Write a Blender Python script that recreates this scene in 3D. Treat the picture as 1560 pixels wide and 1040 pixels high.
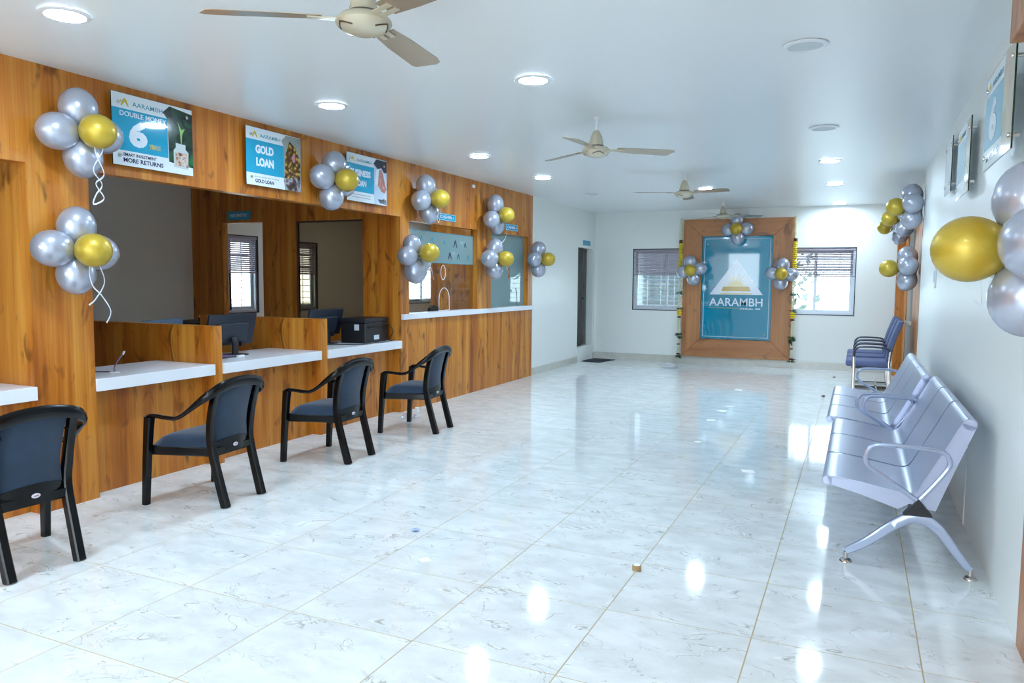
import bpy, bmesh, math, random
from mathutils import Vector, Matrix, Euler
PI = math.pi
random.seed(7)
C = bpy.context.scene
for o in list(bpy.data.objects):
    bpy.data.objects.remove(o)

# ------------------------------------------------------------------ camera
cam_d = bpy.data.cameras.new('camera')
cam = bpy.data.objects.new('camera', cam_d)
C.collection.objects.link(cam)
cam.matrix_world = Matrix(((0.90841409, -0.04109319, 0.4160471, 0),
                           (0.41799684, 0.0704578, -0.90571206, 0),
                           (0.00790484, 0.99666797, 0.08118168, 1.41),
                           (0, 0, 0, 1)))
cam_d.sensor_width = 36
cam_d.lens = 26.40
cam_d.clip_start = 0.05
cam_d.clip_end = 200
C.camera = cam

# ------------------------------------------------------------------ world and exposure
SKY = 4.0          # daylight outside
LAMP = 125.0        # LED downlights
world = bpy.data.worlds.new('sky')
C.world = world
world.use_nodes = True
bg = world.node_tree.nodes['Background']
bg.inputs[0].default_value = (0.80, 0.92, 1.0, 1)
bg.inputs[1].default_value = SKY
C.view_settings.view_transform = 'Standard'
C.view_settings.look = 'None'
C.view_settings.gamma = 1
C.view_settings.use_curve_mapping = False
C.view_settings.exposure = 1.14

# ------------------------------------------------------------------ materials
def lin(c):
    return tuple((x / 255 / 12.92) if x / 255 <= 0.04045 else ((x / 255 + 0.055) / 1.055) ** 2.4 for x in c)

def mat(name, rgb=None, rough=0.5, metal=0.0, spec=0.5, coat=0.0, noise=None, bump=None, emit=None, alpha=None, sheen=0):
    m = bpy.data.materials.new(name)
    m.use_nodes = True
    nt = m.node_tree
    p = nt.nodes['Principled BSDF']
    col = lin(rgb) + (1,)
    p.inputs['Base Color'].default_value = col
    p.inputs['Roughness'].default_value = rough
    p.inputs['Metallic'].default_value = metal
    p.inputs['Specular IOR Level'].default_value = spec
    p.inputs['Coat Weight'].default_value = coat
    p.inputs['Sheen Weight'].default_value = sheen
    if noise or bump:
        tc = nt.nodes.new('ShaderNodeTexCoord')
        nz = nt.nodes.new('ShaderNodeTexNoise')
        nz.inputs['Detail'].default_value = 5
        nz.inputs['Scale'].default_value = (noise or bump)[0]
        nt.links.new(tc.outputs['Object'], nz.inputs['Vector'])
    if noise:
        mx = nt.nodes.new('ShaderNodeMix'); mx.data_type = 'RGBA'
        a = noise[1]
        mx.inputs['A'].default_value = tuple(c * (1 - a) for c in col[:3]) + (1,)
        mx.inputs['B'].default_value = tuple(min(1, c * (1 + a)) for c in col[:3]) + (1,)
        nt.links.new(nz.outputs['Fac'], mx.inputs['Factor'])
        nt.links.new(mx.outputs['Result'], p.inputs['Base Color'])
    if bump:
        b = nt.nodes.new('ShaderNodeBump'); b.inputs['Strength'].default_value = bump[1]
        b.inputs['Distance'].default_value = 0.002
        nt.links.new(nz.outputs['Fac'], b.inputs['Height'])
        nt.links.new(b.outputs['Normal'], p.inputs['Normal'])
    if emit:
        p.inputs['Emission Color'].default_value = lin(emit[0]) + (1,)
        p.inputs['Emission Strength'].default_value = emit[1]
    return m

def N(nt, t, **k):
    n = nt.nodes.new(t)
    for a, v in k.items():
        setattr(n, a, v)
    return n

def wood_mat(name, dark, mid, light, axis='z', rough=0.31, strip=9.0):
    """laminate printed with straight vertical (or lengthwise) grain"""
    m = bpy.data.materials.new(name); m.use_nodes = True
    nt = m.node_tree; p = nt.nodes['Principled BSDF']; L = nt.links.new
    tc = N(nt, 'ShaderNodeTexCoord')
    def mapped(sx, sl):
        mp = N(nt, 'ShaderNodeMapping')
        s = [sx, sx, sx]; s['xyz'.index(axis)] = sl
        mp.inputs['Scale'].default_value = s
        L(tc.outputs['Object'], mp.inputs['Vector']); return mp
    m1 = mapped(strip, 0.55); n1 = N(nt, 'ShaderNodeTexNoise'); n1.inputs['Scale'].default_value = 1.0
    n1.inputs['Detail'].default_value = 3; n1.inputs['Distortion'].default_value = 0.3
    L(m1.outputs[0], n1.inputs['Vector'])
    m2 = mapped(70, 1.6); n2 = N(nt, 'ShaderNodeTexNoise'); n2.inputs['Scale'].default_value = 1.0
    n2.inputs['Detail'].default_value = 4; n2.inputs['Distortion'].default_value = 0.6
    L(m2.outputs[0], n2.inputs['Vector'])
    m3 = mapped(9, 3.2); n3 = N(nt, 'ShaderNodeTexNoise'); n3.inputs['Scale'].default_value = 1.0
    n3.inputs['Detail'].default_value = 2; n3.inputs['Distortion'].default_value = 1.0
    L(m3.outputs[0], n3.inputs['Vector'])
    add = N(nt, 'ShaderNodeMath', operation='MULTIPLY_ADD'); add.inputs[1].default_value = 0.32
    L(n2.outputs['Fac'], add.inputs[0]); L(n1.outputs['Fac'], add.inputs[2])
    cr = N(nt, 'ShaderNodeValToRGB'); e = cr.color_ramp.elements
    e[0].position = 0.42; e[0].color = lin(dark) + (1,)
    e[1].position = 0.88; e[1].color = lin(light) + (1,)
    k = e.new(0.62); k.color = lin(mid) + (1,)
    L(add.outputs[0], cr.inputs['Fac'])
    kr = N(nt, 'ShaderNodeMapRange'); kr.inputs['From Min'].default_value = 0.59; kr.inputs['From Max'].default_value = 0.73
    kr.inputs['To Max'].default_value = 0.75
    L(n3.outputs['Fac'], kr.inputs['Value'])
    mx = N(nt, 'ShaderNodeMix', data_type='RGBA')
    L(kr.outputs[0], mx.inputs['Factor']); L(cr.outputs[0], mx.inputs['A'])
    mx.inputs['B'].default_value = lin([c * 0.62 for c in dark]) + (1,)
    L(mx.outputs['Result'], p.inputs['Base Color'])
    p.inputs['Roughness'].default_value = rough
    p.inputs['Specular IOR Level'].default_value = 0.45
    return m

def tile_mat(name, rough=0.07):
    m = bpy.data.materials.new(name); m.use_nodes = True
    nt = m.node_tree; p = nt.nodes['Principled BSDF']; L = nt.links.new
    tc = N(nt, 'ShaderNodeTexCoord'); oi = N(nt, 'ShaderNodeObjectInfo')
    sc = N(nt, 'ShaderNodeVectorMath', operation='SCALE'); sc.inputs['Scale'].default_value = 0.37
    L(oi.outputs['Location'], sc.inputs[0])
    ad = N(nt, 'ShaderNodeVectorMath', operation='ADD'); L(tc.outputs['Object'], ad.inputs[0])
    cb = N(nt, 'ShaderNodeCombineXYZ'); ml = N(nt, 'ShaderNodeMath', operation='MULTIPLY'); ml.inputs[1].default_value = 61
    L(oi.outputs['Random'], ml.inputs[0]); L(ml.outputs[0], cb.inputs['X']); L(ml.outputs[0], cb.inputs['Z'])
    L(cb.outputs[0], ad.inputs[1])
    rot = N(nt, 'ShaderNodeMapping'); rot.inputs['Rotation'].default_value = (0, 0, 0.7)
    rot.inputs['Scale'].default_value = (1, 1.7, 1)
    L(ad.outputs[0], rot.inputs['Vector'])
    def noise(s, d, dist=0.0, det=2):
        n = N(nt, 'ShaderNodeTexNoise'); n.inputs['Scale'].default_value = s; n.inputs['Detail'].default_value = det
        n.inputs['Distortion'].default_value = dist
        mpx = N(nt, 'ShaderNodeMapping'); mpx.inputs['Location'].default_value = (d, d * 1.3, 0)
        L(rot.outputs[0], mpx.inputs['Vector']); L(mpx.outputs[0], n.inputs['Vector']); return n
    def ridge(n, w):
        s = N(nt, 'ShaderNodeMath', operation='SUBTRACT'); s.inputs[1].default_value = 0.5; L(n.outputs['Fac'], s.inputs[0])
        a = N(nt, 'ShaderNodeMath', operation='ABSOLUTE'); L(s.outputs[0], a.inputs[0])
        r = N(nt, 'ShaderNodeMapRange'); r.inputs['From Min'].default_value = 0; r.inputs['From Max'].default_value = w
        r.inputs['To Min'].default_value = 1; r.inputs['To Max'].default_value = 0
        L(a.outputs[0], r.inputs['Value']); return r
    def gate(n, lo, hi, to):
        r = N(nt, 'ShaderNodeMapRange'); r.inputs['From Min'].default_value = lo; r.inputs['From Max'].default_value = hi
        r.inputs['To Max'].default_value = to; L(n.outputs['Fac'], r.inputs['Value']); return r
    def mul(a, b):
        x = N(nt, 'ShaderNodeMath', operation='MULTIPLY'); L(a.outputs[0], x.inputs[0]); L(b.outputs[0], x.inputs[1]); return x
    cloud = noise(5, 3.0, 0.4, 4)
    base = N(nt, 'ShaderNodeMix', data_type='RGBA')
    base.inputs['A'].default_value = lin((226, 230, 230)) + (1,)
    base.inputs['B'].default_value = lin((243, 247, 248)) + (1,)
    cg = gate(cloud, 0.35, 0.65, 1.0); L(cg.outputs[0], base.inputs['Factor'])
    v1 = mul(ridge(noise(2.8, 0, 1.6, 3), 0.010), gate(noise(4.5, 9, 0), 0.5, 0.6, 0.75))
    v2 = mul(ridge(noise(2.8, 0.02, 1.6, 3), 0.009), gate(noise(4.5, 9, 0), 0.5, 0.6, 0.85))
    v3 = mul(ridge(noise(9, 5, 1.0, 4), 0.03), gate(noise(6, 15, 0), 0.52, 0.66, 0.42))
    m1 = N(nt, 'ShaderNodeMix', data_type='RGBA'); L(v3.outputs[0], m1.inputs['Factor']); L(base.outputs['Result'], m1.inputs['A'])
    m1.inputs['B'].default_value = lin((176, 166, 150)) + (1,)
    m2 = N(nt, 'ShaderNodeMix', data_type='RGBA'); L(v2.outputs[0], m2.inputs['Factor']); L(m1.outputs['Result'], m2.inputs['A'])
    m2.inputs['B'].default_value = lin((255, 255, 255)) + (1,)
    m3 = N(nt, 'ShaderNodeMix', data_type='RGBA'); L(v1.outputs[0], m3.inputs['Factor']); L(m2.outputs['Result'], m3.inputs['A'])
    m3.inputs['B'].default_value = lin((158, 156, 148)) + (1,)
    L(m3.outputs['Result'], p.inputs['Base Color'])
    p.inputs['Roughness'].default_value = rough
    p.inputs['Specular IOR Level'].default_value = 0.6
    return m

def glass_mat(name, tint=(0.9, 0.95, 0.95), refl=1.0, diffuse=0.0, dcol=(150, 175, 175), rough=0.0):
    m = bpy.data.materials.new(name); m.use_nodes = True
    nt = m.node_tree; nt.nodes.remove(nt.nodes['Principled BSDF']); out = nt.nodes['Material Output']; L = nt.links.new
    tr = N(nt, 'ShaderNodeBsdfTransparent'); tr.inputs[0].default_value = tuple(tint) + (1,)
    src = tr
    if diffuse:
        df = N(nt, 'ShaderNodeBsdfDiffuse'); df.inputs[0].default_value = lin(dcol) + (1,)
        mx0 = N(nt, 'ShaderNodeMixShader'); mx0.inputs[0].default_value = diffuse
        L(tr.outputs[0], mx0.inputs[1]); L(df.outputs[0], mx0.inputs[2]); src = mx0
    gl = N(nt, 'ShaderNodeBsdfGlossy'); gl.inputs['Roughness'].default_value = rough
    fr = N(nt, 'ShaderNodeLayerWeight'); fr.inputs['Blend'].default_value = 0.5
    pw = N(nt, 'ShaderNodeMath', operation='POWER'); pw.inputs[1].default_value = 5.0; L(fr.outputs['Facing'], pw.inputs[0])
    ml = N(nt, 'ShaderNodeMath', operation='MULTIPLY_ADD'); ml.inputs[1].default_value = 0.9 * refl; ml.inputs[2].default_value = 0.04 * refl
    ml.use_clamp = True; L(pw.outputs[0], ml.inputs[0])
    mx = N(nt, 'ShaderNodeMixShader'); L(ml.outputs[0], mx.inputs[0]); L(src.outputs[0], mx.inputs[1]); L(gl.outputs[0], mx.inputs[2])
    L(mx.outputs[0], out.inputs['Surface'])
    return m

def photo_mat(name, cols, scale=14.0, kind='voronoi'):
    """printed picture: blotches of the given colours"""
    m = bpy.data.materials.new(name); m.use_nodes = True
    nt = m.node_tree; p = nt.nodes['Principled BSDF']; L = nt.links.new
    tc = N(nt, 'ShaderNodeTexCoord')
    n = N(nt, 'ShaderNodeTexVoronoi') if kind == 'voronoi' else N(nt, 'ShaderNodeTexNoise')
    n.inputs['Scale'].default_value = scale
    L(tc.outputs['Object'], n.inputs['Vector'])
    cr = N(nt, 'ShaderNodeValToRGB'); cr.color_ramp.interpolation = 'LINEAR'
    e = cr.color_ramp.elements
    k = len(cols)
    lo, hi = (0.0, 0.7) if kind == 'voronoi' else (0.3, 0.7)
    e[0].position = lo; e[0].color = lin(cols[0]) + (1,)
    e[1].position = hi; e[1].color = lin(cols[-1]) + (1,)
    for i in range(1, k - 1):
        x = e.new(lo + (hi - lo) * i / (k - 1)); x.color = lin(cols[i]) + (1,)
    L(n.outputs['Distance' if kind == 'voronoi' else 'Fac'], cr.inputs['Fac'])
    L(cr.outputs[0], p.inputs['Base Color'])
    p.inputs['Roughness'].default_value = 0.15
    return m

WOOD = wood_mat('laminate_teak', (142, 72, 20), (188, 110, 32), (216, 150, 62))
WOOD_X = wood_mat('laminate_oak_lengthwise', (150, 92, 52), (178, 116, 68), (196, 138, 88), axis='x', rough=0.35)
WOOD_Z = wood_mat('laminate_oak_upright', (150, 92, 52), (178, 116, 68), (196, 138, 88), axis='z', rough=0.35)
WALL = mat('wall_paint', (240, 243, 240), rough=0.32, spec=0.4)
WALLDIM = mat('office_paint', (236, 232, 222), rough=0.6)
CEIL = mat('ceiling_paint', (238, 242, 243), rough=0.3, spec=0.45)
TILE = tile_mat('polished_marble_tile')
GROUT = mat('grout', (196, 178, 142), rough=0.8)
STONE = mat('skirting_marble', (205, 203, 194), rough=0.2, noise=(9, 0.18))
WHITE = mat('white_laminate', (238, 240, 246), rough=0.25)
BLACKPL = mat('black_moulded_plastic', (4, 5, 7), rough=0.22, spec=0.32)
VELVET = mat('blue_velvet', (27, 47, 70), rough=0.85, noise=(6, 0.6), bump=(160, 0.3), sheen=0.25)
VISIT = mat('slate_blue_upholstery', (92, 102, 140), rough=0.7, noise=(30, 0.12))
SILVER = mat('silver_powder_coat', (176, 184, 208), rough=0.3, metal=0.55)
ALU = mat('silver_cast_metal', (178, 188, 212), rough=0.22, metal=0.5)
CHROME = mat('chrome', (200, 195, 190), rough=0.12, metal=1.0)
DARKMET = mat('grey_metal_arm', (70, 76, 92), rough=0.35, metal=0.4)
BLACK = mat('black_plastic_matt', (20, 22, 28), rough=0.45)
DOORSHADE = mat('doorway_shade_black', (18, 18, 20), rough=0.7)  # near-black colour for the painted darkness behind the left doorway
SCREENBACK = mat('monitor_back_plastic', (34, 42, 54), rough=0.35)
SILVERB = mat('pearl_silver_balloon', (178, 183, 198), rough=0.27, metal=0.5, coat=0.35)
GOLDB = mat('pearl_gold_balloon', (196, 168, 56), rough=0.38, metal=0.35, coat=0.2)
RIBBON = mat('white_satin_ribbon', (235, 236, 245), rough=0.3)
TEAL = mat('teal_print', (22, 160, 198), rough=0.06, spec=0.6)
TEALB = mat('teal_acrylic_board', (12, 140, 172), rough=0.03, spec=0.9)
PRINTW = mat('white_print', (226, 234, 240), rough=0.08)
INK = mat('navy_ink', (40, 44, 90), rough=0.2)
TEALINK = mat('teal_ink', (60, 150, 170), rough=0.2)
GOLDINK = mat('gold_ink', (200, 178, 60), rough=0.2)
BOARDW = mat('white_vinyl_letters', (225, 235, 245), rough=0.1)
PLATEEDGE = mat('acrylic_edge_green', (26, 60, 50), rough=0.1)
FANM = mat('champagne_metal', (206, 196, 172), rough=0.25, metal=0.35)
FANB = mat('fan_blade_metal', (176, 160, 138), rough=0.25, metal=0.5)
FANDK = mat('fan_brown_trim', (80, 62, 52), rough=0.3)
LED = mat('led_diffuser', (255, 255, 255), emit=((208, 234, 255), LAMP))
LEDOFF = mat('unlit_diffuser', (206, 214, 218), rough=0.5)
TRIMW = mat('white_plastic', (236, 238, 240), rough=0.35)
ALUF = mat('window_aluminium', (196, 204, 214), rough=0.35, metal=0.3)
GASKET = mat('dark_window_seal', (40, 50, 66), rough=0.6)
GRILLE = mat('white_painted_steel', (205, 212, 220), rough=0.5)
GRILLED = mat('dark_painted_steel', (70, 76, 90), rough=0.5)
BLIND = mat('mauve_grey_slats', (158, 148, 160), rough=0.45)
CLEAR = glass_mat('clear_glass')
TINTED = glass_mat('brown_tinted_glass', tint=(0.52, 0.46, 0.38), refl=0.6)
CASHGL = glass_mat('counter_glass', tint=(0.9, 0.92, 0.92), refl=0.7)
FROST = glass_mat('frosted_teal_film', tint=(0.75, 0.85, 0.86), diffuse=0.78, dcol=(142, 170, 172), refl=1.2)
PLASTIC = glass_mat('crumpled_clear_plastic', tint=(0.95, 0.97, 1), diffuse=0.25, dcol=(235, 240, 250), refl=2.0, rough=0.1)
DARKDOOR = mat('dark_door_leaf', (34, 31, 27), rough=0.5)
BLUECH = mat('pale_blue_fabric', (120, 146, 176), rough=0.8)
LEAF = mat('garland_leaf', (40, 84, 36), rough=0.6, noise=(60, 0.4))
MARI = mat('marigold_yellow', (236, 206, 20), rough=0.7, noise=(80, 0.15))
JASM = mat('jasmine_white', (226, 226, 190), rough=0.7, noise=(80, 0.12))
MAROON = mat('maroon_flower', (84, 16, 24), rough=0.7)
CARD = mat('brown_tape_roll', (170, 140, 96), rough=0.5)
PAPER = mat('white_paper', (252, 252, 252), rough=0.6)
MATM = mat('navy_door_mat', (34, 40, 52), rough=0.9, bump=(200, 0.6))
HOUSE = mat('neighbour_render', (120, 128, 132), rough=0.8)
HOUSED = mat('neighbour_louvre', (56, 66, 76), rough=0.7)
GRASS = mat('yard_concrete', (190, 190, 184), rough=0.9, noise=(2, 0.2))
CANOPY = mat('tree_leaves', (60, 96, 88), rough=0.8, noise=(8, 0.5))
BARK = mat('tree_bark', (80, 66, 52), rough=0.9)
CABLE = mat('purple_grey_cable', (110, 84, 130), rough=0.5)
WIRE = mat('black_cable', (14, 14, 18), rough=0.4)
LABELP = mat('paper_label', (206, 214, 226), rough=0.5)
REDINK = mat('red_print', (190, 60, 60), rough=0.4)

# ------------------------------------------------------------------ helpers
COL = C.collection
def link(o, parent=None):
    COL.objects.link(o)
    if parent: o.parent = parent
    return o

def obj(name, bm, m, parent=None, smooth=False, loc=None, rot=None):
    me = bpy.data.meshes.new(name)
    bmesh.ops.recalc_face_normals(bm, faces=bm.faces[:])
    if smooth:
        for f in bm.faces: f.smooth = True
        for e in bm.edges:
            if len(e.link_faces) == 2 and e.calc_face_angle(0) > 0.7: e.smooth = False
    bm.to_mesh(me); bm.free()
    for x in (m if isinstance(m, (list, tuple)) else [m]): me.materials.append(x)
    o = bpy.data.objects.new(name, me)
    if loc is not None: o.location = loc
    if rot is not None: o.rotation_euler = rot
    return link(o, parent)

def thing(name, label, cat, loc=(0, 0, 0), rz=0, group=None):
    o = bpy.data.objects.new(name, None); link(o)
    o.empty_display_size = 0.1
    o.location = loc; o.rotation_euler = (0, 0, rz)
    return tag(o, label, cat, group)

def tag(o, label, cat, group=None):
    o['label'] = label; o['category'] = cat
    if group: o['group'] = group
    return o

def struct(name, bm, m, parent=None, **k):
    o = obj(name, bm, m, parent, **k)
    if not parent: o['kind'] = 'structure'
    return o

def copy_tree(o, parent=None):
    c = o.copy(); COL.objects.link(c); c.parent = parent
    for ch in list(o.children): copy_tree(ch, c)
    return c

def B(): return bmesh.new()

def box(bm, x0, x1, y0, y1, z0, z1, bevel=0, seg=2, mi=0, mtx=None):
    v = [bm.verts.new(p) for p in ((x0, y0, z0), (x1, y0, z0), (x1, y1, z0), (x0, y1, z0),
                                   (x0, y0, z1), (x1, y0, z1), (x1, y1, z1), (x0, y1, z1))]
    fs = [bm.faces.new([v[i] for i in q]) for q in ((3, 2, 1, 0), (4, 5, 6, 7), (0, 1, 5, 4), (1, 2, 6, 5), (2, 3, 7, 6), (3, 0, 4, 7))]
    for f in fs: f.material_index = mi
    if bevel:
        r = bmesh.ops.bevel(bm, geom=list({e for f in fs for e in f.edges}), offset=bevel, segments=seg, affect='EDGES', profile=0.5)
        v = list({x for f in r['faces'] for x in f.verts} | {x for x in v if x.is_valid})
    if mtx is not None:
        bmesh.ops.transform(bm, matrix=mtx, verts=[x for x in v if x.is_valid])
    return bm

def catmull(pts, n=6, closed=False):
    P = [Vector(p) for p in pts]; out = []
    k = len(P)
    rng = range(k if closed else k - 1)
    for i in rng:
        p0 = P[(i - 1) % k] if closed or i > 0 else P[0] * 2 - P[1]
        p1 = P[i]; p2 = P[(i + 1) % k]
        p3 = P[(i + 2) % k] if closed or i + 2 < k else P[-1] * 2 - P[-2]
        for j in range(n):
            t = j / n
            out.append(0.5 * ((2 * p1) + (p2 - p0) * t + (2 * p0 - 5 * p1 + 4 * p2 - p3) * t * t + (3 * p1 - p0 - 3 * p2 + p3) * t ** 3))
    if not closed: out.append(P[-1])
    return out

def sweep(bm, pts, w, h=None, up=(0, 0, 1), seg=8, closed=False, square=False, mi=0):
    """tube along pts; w / h: half sizes (number or list) across and along 'up'"""
    P = [Vector(p) for p in pts]; k = len(P)
    h = w if h is None else h
    W = w if isinstance(w, (list, tuple)) else [w] * k
    H = h if isinstance(h, (list, tuple)) else [h] * k
    if len(W) != k: W = [W[min(int(i * len(W) / k), len(W) - 1)] for i in range(k)]
    if len(H) != k: H = [H[min(int(i * len(H) / k), len(H) - 1)] for i in range(k)]
    rings = []
    U = Vector(up)
    for i in range(k):
        a = P[(i - 1) % k] if (closed or i > 0) else P[i]
        b = P[(i + 1) % k] if (closed or i < k - 1) else P[i]
        t = (b - a).normalized()
        s = t.cross(U)
        if s.length < 1e-3: s = t.cross(Vector((1, 0.01, 0)))
        s.normalize(); u = s.cross(t).normalized()
        if square:
            c = 0.72
            offs = [(1, -c), (1, c), (c, 1), (-c, 1), (-1, c), (-1, -c), (-c, -1), (c, -1)]
        else:
            offs = [(math.cos(2 * PI * j / seg), math.sin(2 * PI * j / seg)) for j in range(seg)]
        rings.append([bm.verts.new(P[i] + s * (x * W[i]) + u * (y * H[i])) for x, y in offs])
    n = len(rings[0])
    for i in range(k if closed else k - 1):
        r0, r1 = rings[i], rings[(i + 1) % k]
        for j in range(n):
            bm.faces.new((r0[j], r0[(j + 1) % n], r1[(j + 1) % n], r1[j])).material_index = mi
    if not closed:
        bm.faces.new(rings[0][::-1]).material_index = mi; bm.faces.new(rings[-1]).material_index = mi
    return bm

def lathe(bm, prof, seg=24, mi=0, centre=(0, 0, 0)):
    cx, cy, cz = centre
    rings = [[bm.verts.new((cx + r * math.cos(2 * PI * j / seg), cy + r * math.sin(2 * PI * j / seg), cz + z)) for j in range(seg)] for r, z in prof]
    for a, b in zip(rings, rings[1:]):
        for j in range(seg):
            bm.faces.new((a[j], a[(j + 1) % seg], b[(j + 1) % seg], b[j])).material_index = mi
    bm.faces.new(rings[0][::-1]).material_index = mi; bm.faces.new(rings[-1]).material_index = mi
    return bm

def prism(bm, poly, vec, mi=0):
    """closed 3-D polygon extruded by vec"""
    a = [bm.verts.new(p) for p in poly]; v = Vector(vec)
    b = [bm.verts.new(Vector(p) + v) for p in poly]
    n = len(a)
    bm.faces.new(a).material_index = mi; bm.faces.new(b[::-1]).material_index = mi
    for i in range(n):
        bm.faces.new((a[i], b[i], b[(i + 1) % n], a[(i + 1) % n])).material_index = mi
    return bm

def wall_grid(bm, u0, u1, z0, z1, t0, t1, holes, axis):
    """wall slab along x or y, with rectangular holes (u0,u1,z0,z1)"""
    us = sorted({u0, u1, *[h[0] for h in holes], *[h[1] for h in holes]})
    for a, b in zip(us, us[1:]):
        if b <= u0 or a >= u1: continue
        mid = (a + b) / 2
        cuts = sorted([(h[2], h[3]) for h in holes if h[0] < mid < h[1]])
        z = z0
        for c0, c1 in cuts + [(z1, z1)]:
            if c0 > z + 1e-5:
                if axis == 'x': box(bm, a, b, t0, t1, z, c0)
                else: box(bm, t0, t1, a, b, z, c0)
            z = c1
    return bm

def text_mesh(body, w, h, bold=0.0, depth=0.0008):
    cu = bpy.data.curves.new('lettering', 'FONT'); cu.body = body; cu.offset = bold; cu.extrude = 0.02
    cu.resolution_u = 3
    o = bpy.data.objects.new('lettering', cu); COL.objects.link(o)
    dg = bpy.context.evaluated_depsgraph_get(); dg.update()
    me = bpy.data.meshes.new_from_object(o.evaluated_get(dg))
    bpy.data.objects.remove(o); bpy.data.curves.remove(cu)
    xs = [v.co.x for v in me.vertices]; ys = [v.co.y for v in me.vertices]
    x0, x1, y0, y1 = min(xs), max(xs), min(ys), max(ys)
    for v in me.vertices:
        x, y, z = v.co
        v.co = ((x - x0) / (x1 - x0) * w, -depth * (1 if z > 0 else 0), (y - y0) / (y1 - y0) * h)
    return me

def text(body, x, z, w, h, m, parent, y=-0.002, bold=0.0, name='lettering'):
    """local: x right, z up, facing -y; (x, z) = lower left corner"""
    me = text_mesh(body, w, h, bold); me.name = name; me.materials.append(m)
    o = bpy.data.objects.new(name, me); o.location = (x, y, z)
    return link(o, parent)

def plate(parent, name, poly, y, m, t=0.0008):
    """flat printed shape, poly in (x, z), front at y-t"""
    return obj(name, prism(B(), [(px, y, pz) for px, pz in poly], (0, -t, 0)), m, parent)

def rect(x0, x1, z0, z1): return [(x0, z0), (x1, z0), (x1, z1), (x0, z1)]

# ------------------------------------------------------------------ room dimensions
XL, XR, YF, YB, H = -4.366, 0.619, 13.145, -2.4, 2.638
XO = -7.34                       # outer wall of the offices

# floor: grout bed + 600 mm tiles
fl = struct('floor', box(B(), XO - .2, 3.0, YB - .15, YF + .15, -0.12, -0.0008), GROUT)
TS, G = 0.6, 0.0052
def tile_bm(w, d):
    return box(B(), 0, w, 0, d, -0.0008, 0)
meshes = {}
xs0 = [-0.33 + 0.6 * k for k in range(-7, 2)]
ys0 = [3.02 + 0.6 * k for k in range(-5, 17)]
for gx in xs0:
    for gy in ys0:
        a0, a1 = max(gx + G / 2, XL - .1), min(gx + TS - G / 2, XR + .02)
        b0, b1 = gy + G / 2, min(gy + TS - G / 2, YF)
        if a1 - a0 < .02 or b1 - b0 < .02: continue
        key = (round(a1 - a0, 4), round(b1 - b0, 4))
        if key not in meshes:
            o = obj('tile', tile_bm(*key), TILE, fl, loc=(a0, b0, 0)); meshes[key] = o.data
        else:
            o = bpy.data.objects.new('tile', meshes[key]); o.location = (a0, b0, 0); link(o, fl)
# office floor and the strip behind the camera: the same tiles, joined
bm = B()
x = -0.33 - 0.6 * 12
while x < -4.5:
    y = 3.02 - 0.6 * 9
    while y < YF:
        a1 = min(x + TS - G / 2, XL - .1)
        if x + G / 2 > XO and a1 - x > .03: box(bm, x + G / 2, a1, y + G / 2, min(y + TS - G / 2, YF), -0.0008, 0)
        y += 0.6
    x += 0.6
for gx in xs0:
    for k in range(-9, -5):
        y = 3.02 + .6 * k
        box(bm, max(gx + G / 2, XL - .1), min(gx + TS - G / 2, XR + .02), y + G / 2, y + TS - G / 2, -0.0008, 0)
o = obj('distant_tiles', bm, TILE, fl); o['kind'] = 'stuff'

struct('ceiling', box(B(), XO - .2, 3.0, YB - .15, YF + .15, H, H + .15), CEIL)

# windows holes
FW = [(-3.672, -2.47, .90, 1.985), (-1.24, -.045, .885, 1.978)]
LW = [(6.86, 7.79, .95, 1.97), (8.06, 9.01, .95, 1.94), (11.5, 12.55, .97, 1.95)]
struct('wall_back', wall_grid(B(), XO - .15, 3.0, 0, H, YF, YF + .15, FW, 'x'), WALL)
struct('wall_office', wall_grid(B(), YB - .15, YF, 0, H, XO - .15, XO, LW, 'y'), WALLDIM)
struct('wall_front', wall_grid(B(), XO, 3.0, 0, H, YB - .15, YB, [(-5.3, -3.3, 1.1, 2.45), (-2.8, -0.3, 0.05, 2.45)], 'x'), WALL)
struct('wall_right', box(B(), XR, XR + .2, 3.41, 9.45, 0, H), WALL)
# the right wall past the waiting bench: panelled cabin front, recessed a little
XR2 = 0.637
bm = wall_grid(B(), 9.45, YF, 0, H, XR2, XR2 + .12, [(10.7, 12.0, .88, 2.14), (12.2, 12.95, 0, 2.14)], 'y')
struct('wall_cabin', bm, mat('cabin_laminate', (206, 196, 186), rough=0.35))
struct('wall_cabin_back', box(B(), 2.9, 3.0, 3.4, YF, 0, H), WALL)
struct('wall_cabin_side', box(B(), XR + .2, 2.9, 9.33, 9.45, 0, H), WALL)
struct('wall_right_near', box(B(), XR + .036, XR + .2, YB, 3.41, 0, H), WALL)
# white plaster wall with the dark doorway
XD = -4.38
struct('wall_left', wall_grid(B(), 10.2, YF, 0, H, XD - .12, XD, [(12.22, 13.02, .26, 1.985)], 'y'), WALL)
bm = B(); box(bm, -6.1, XD - .12, 10.2, 10.28, 0, H); box(bm, -6.1, -6.02, 10.28, YF, 0, H)
struct('wall_store', bm, [WOOD])

# skirting
def skirt(name, *b): return struct(name, box(B(), *b), STONE)
skirt('baseboard_back', XD, XR2, YF - .012, YF, 0, .118)
bm = B(); box(bm, XD, XD + .01, 10.2, 12.22, 0, .105); box(bm, XD, XD + .01, 13.02, YF - .012, 0, .105)
struct('baseboard_left', bm, STONE)
struct('trim_1', box(B(), XD - .12, XD + .012, 12.22, 13.02, 0, .262), WALL)       # raised door threshold
struct('trim_2', box(B(), XR - .007, XR, 5.03, 5.05, 0.0, .62), TRIMW)              # thin conduit behind the bench

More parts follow.
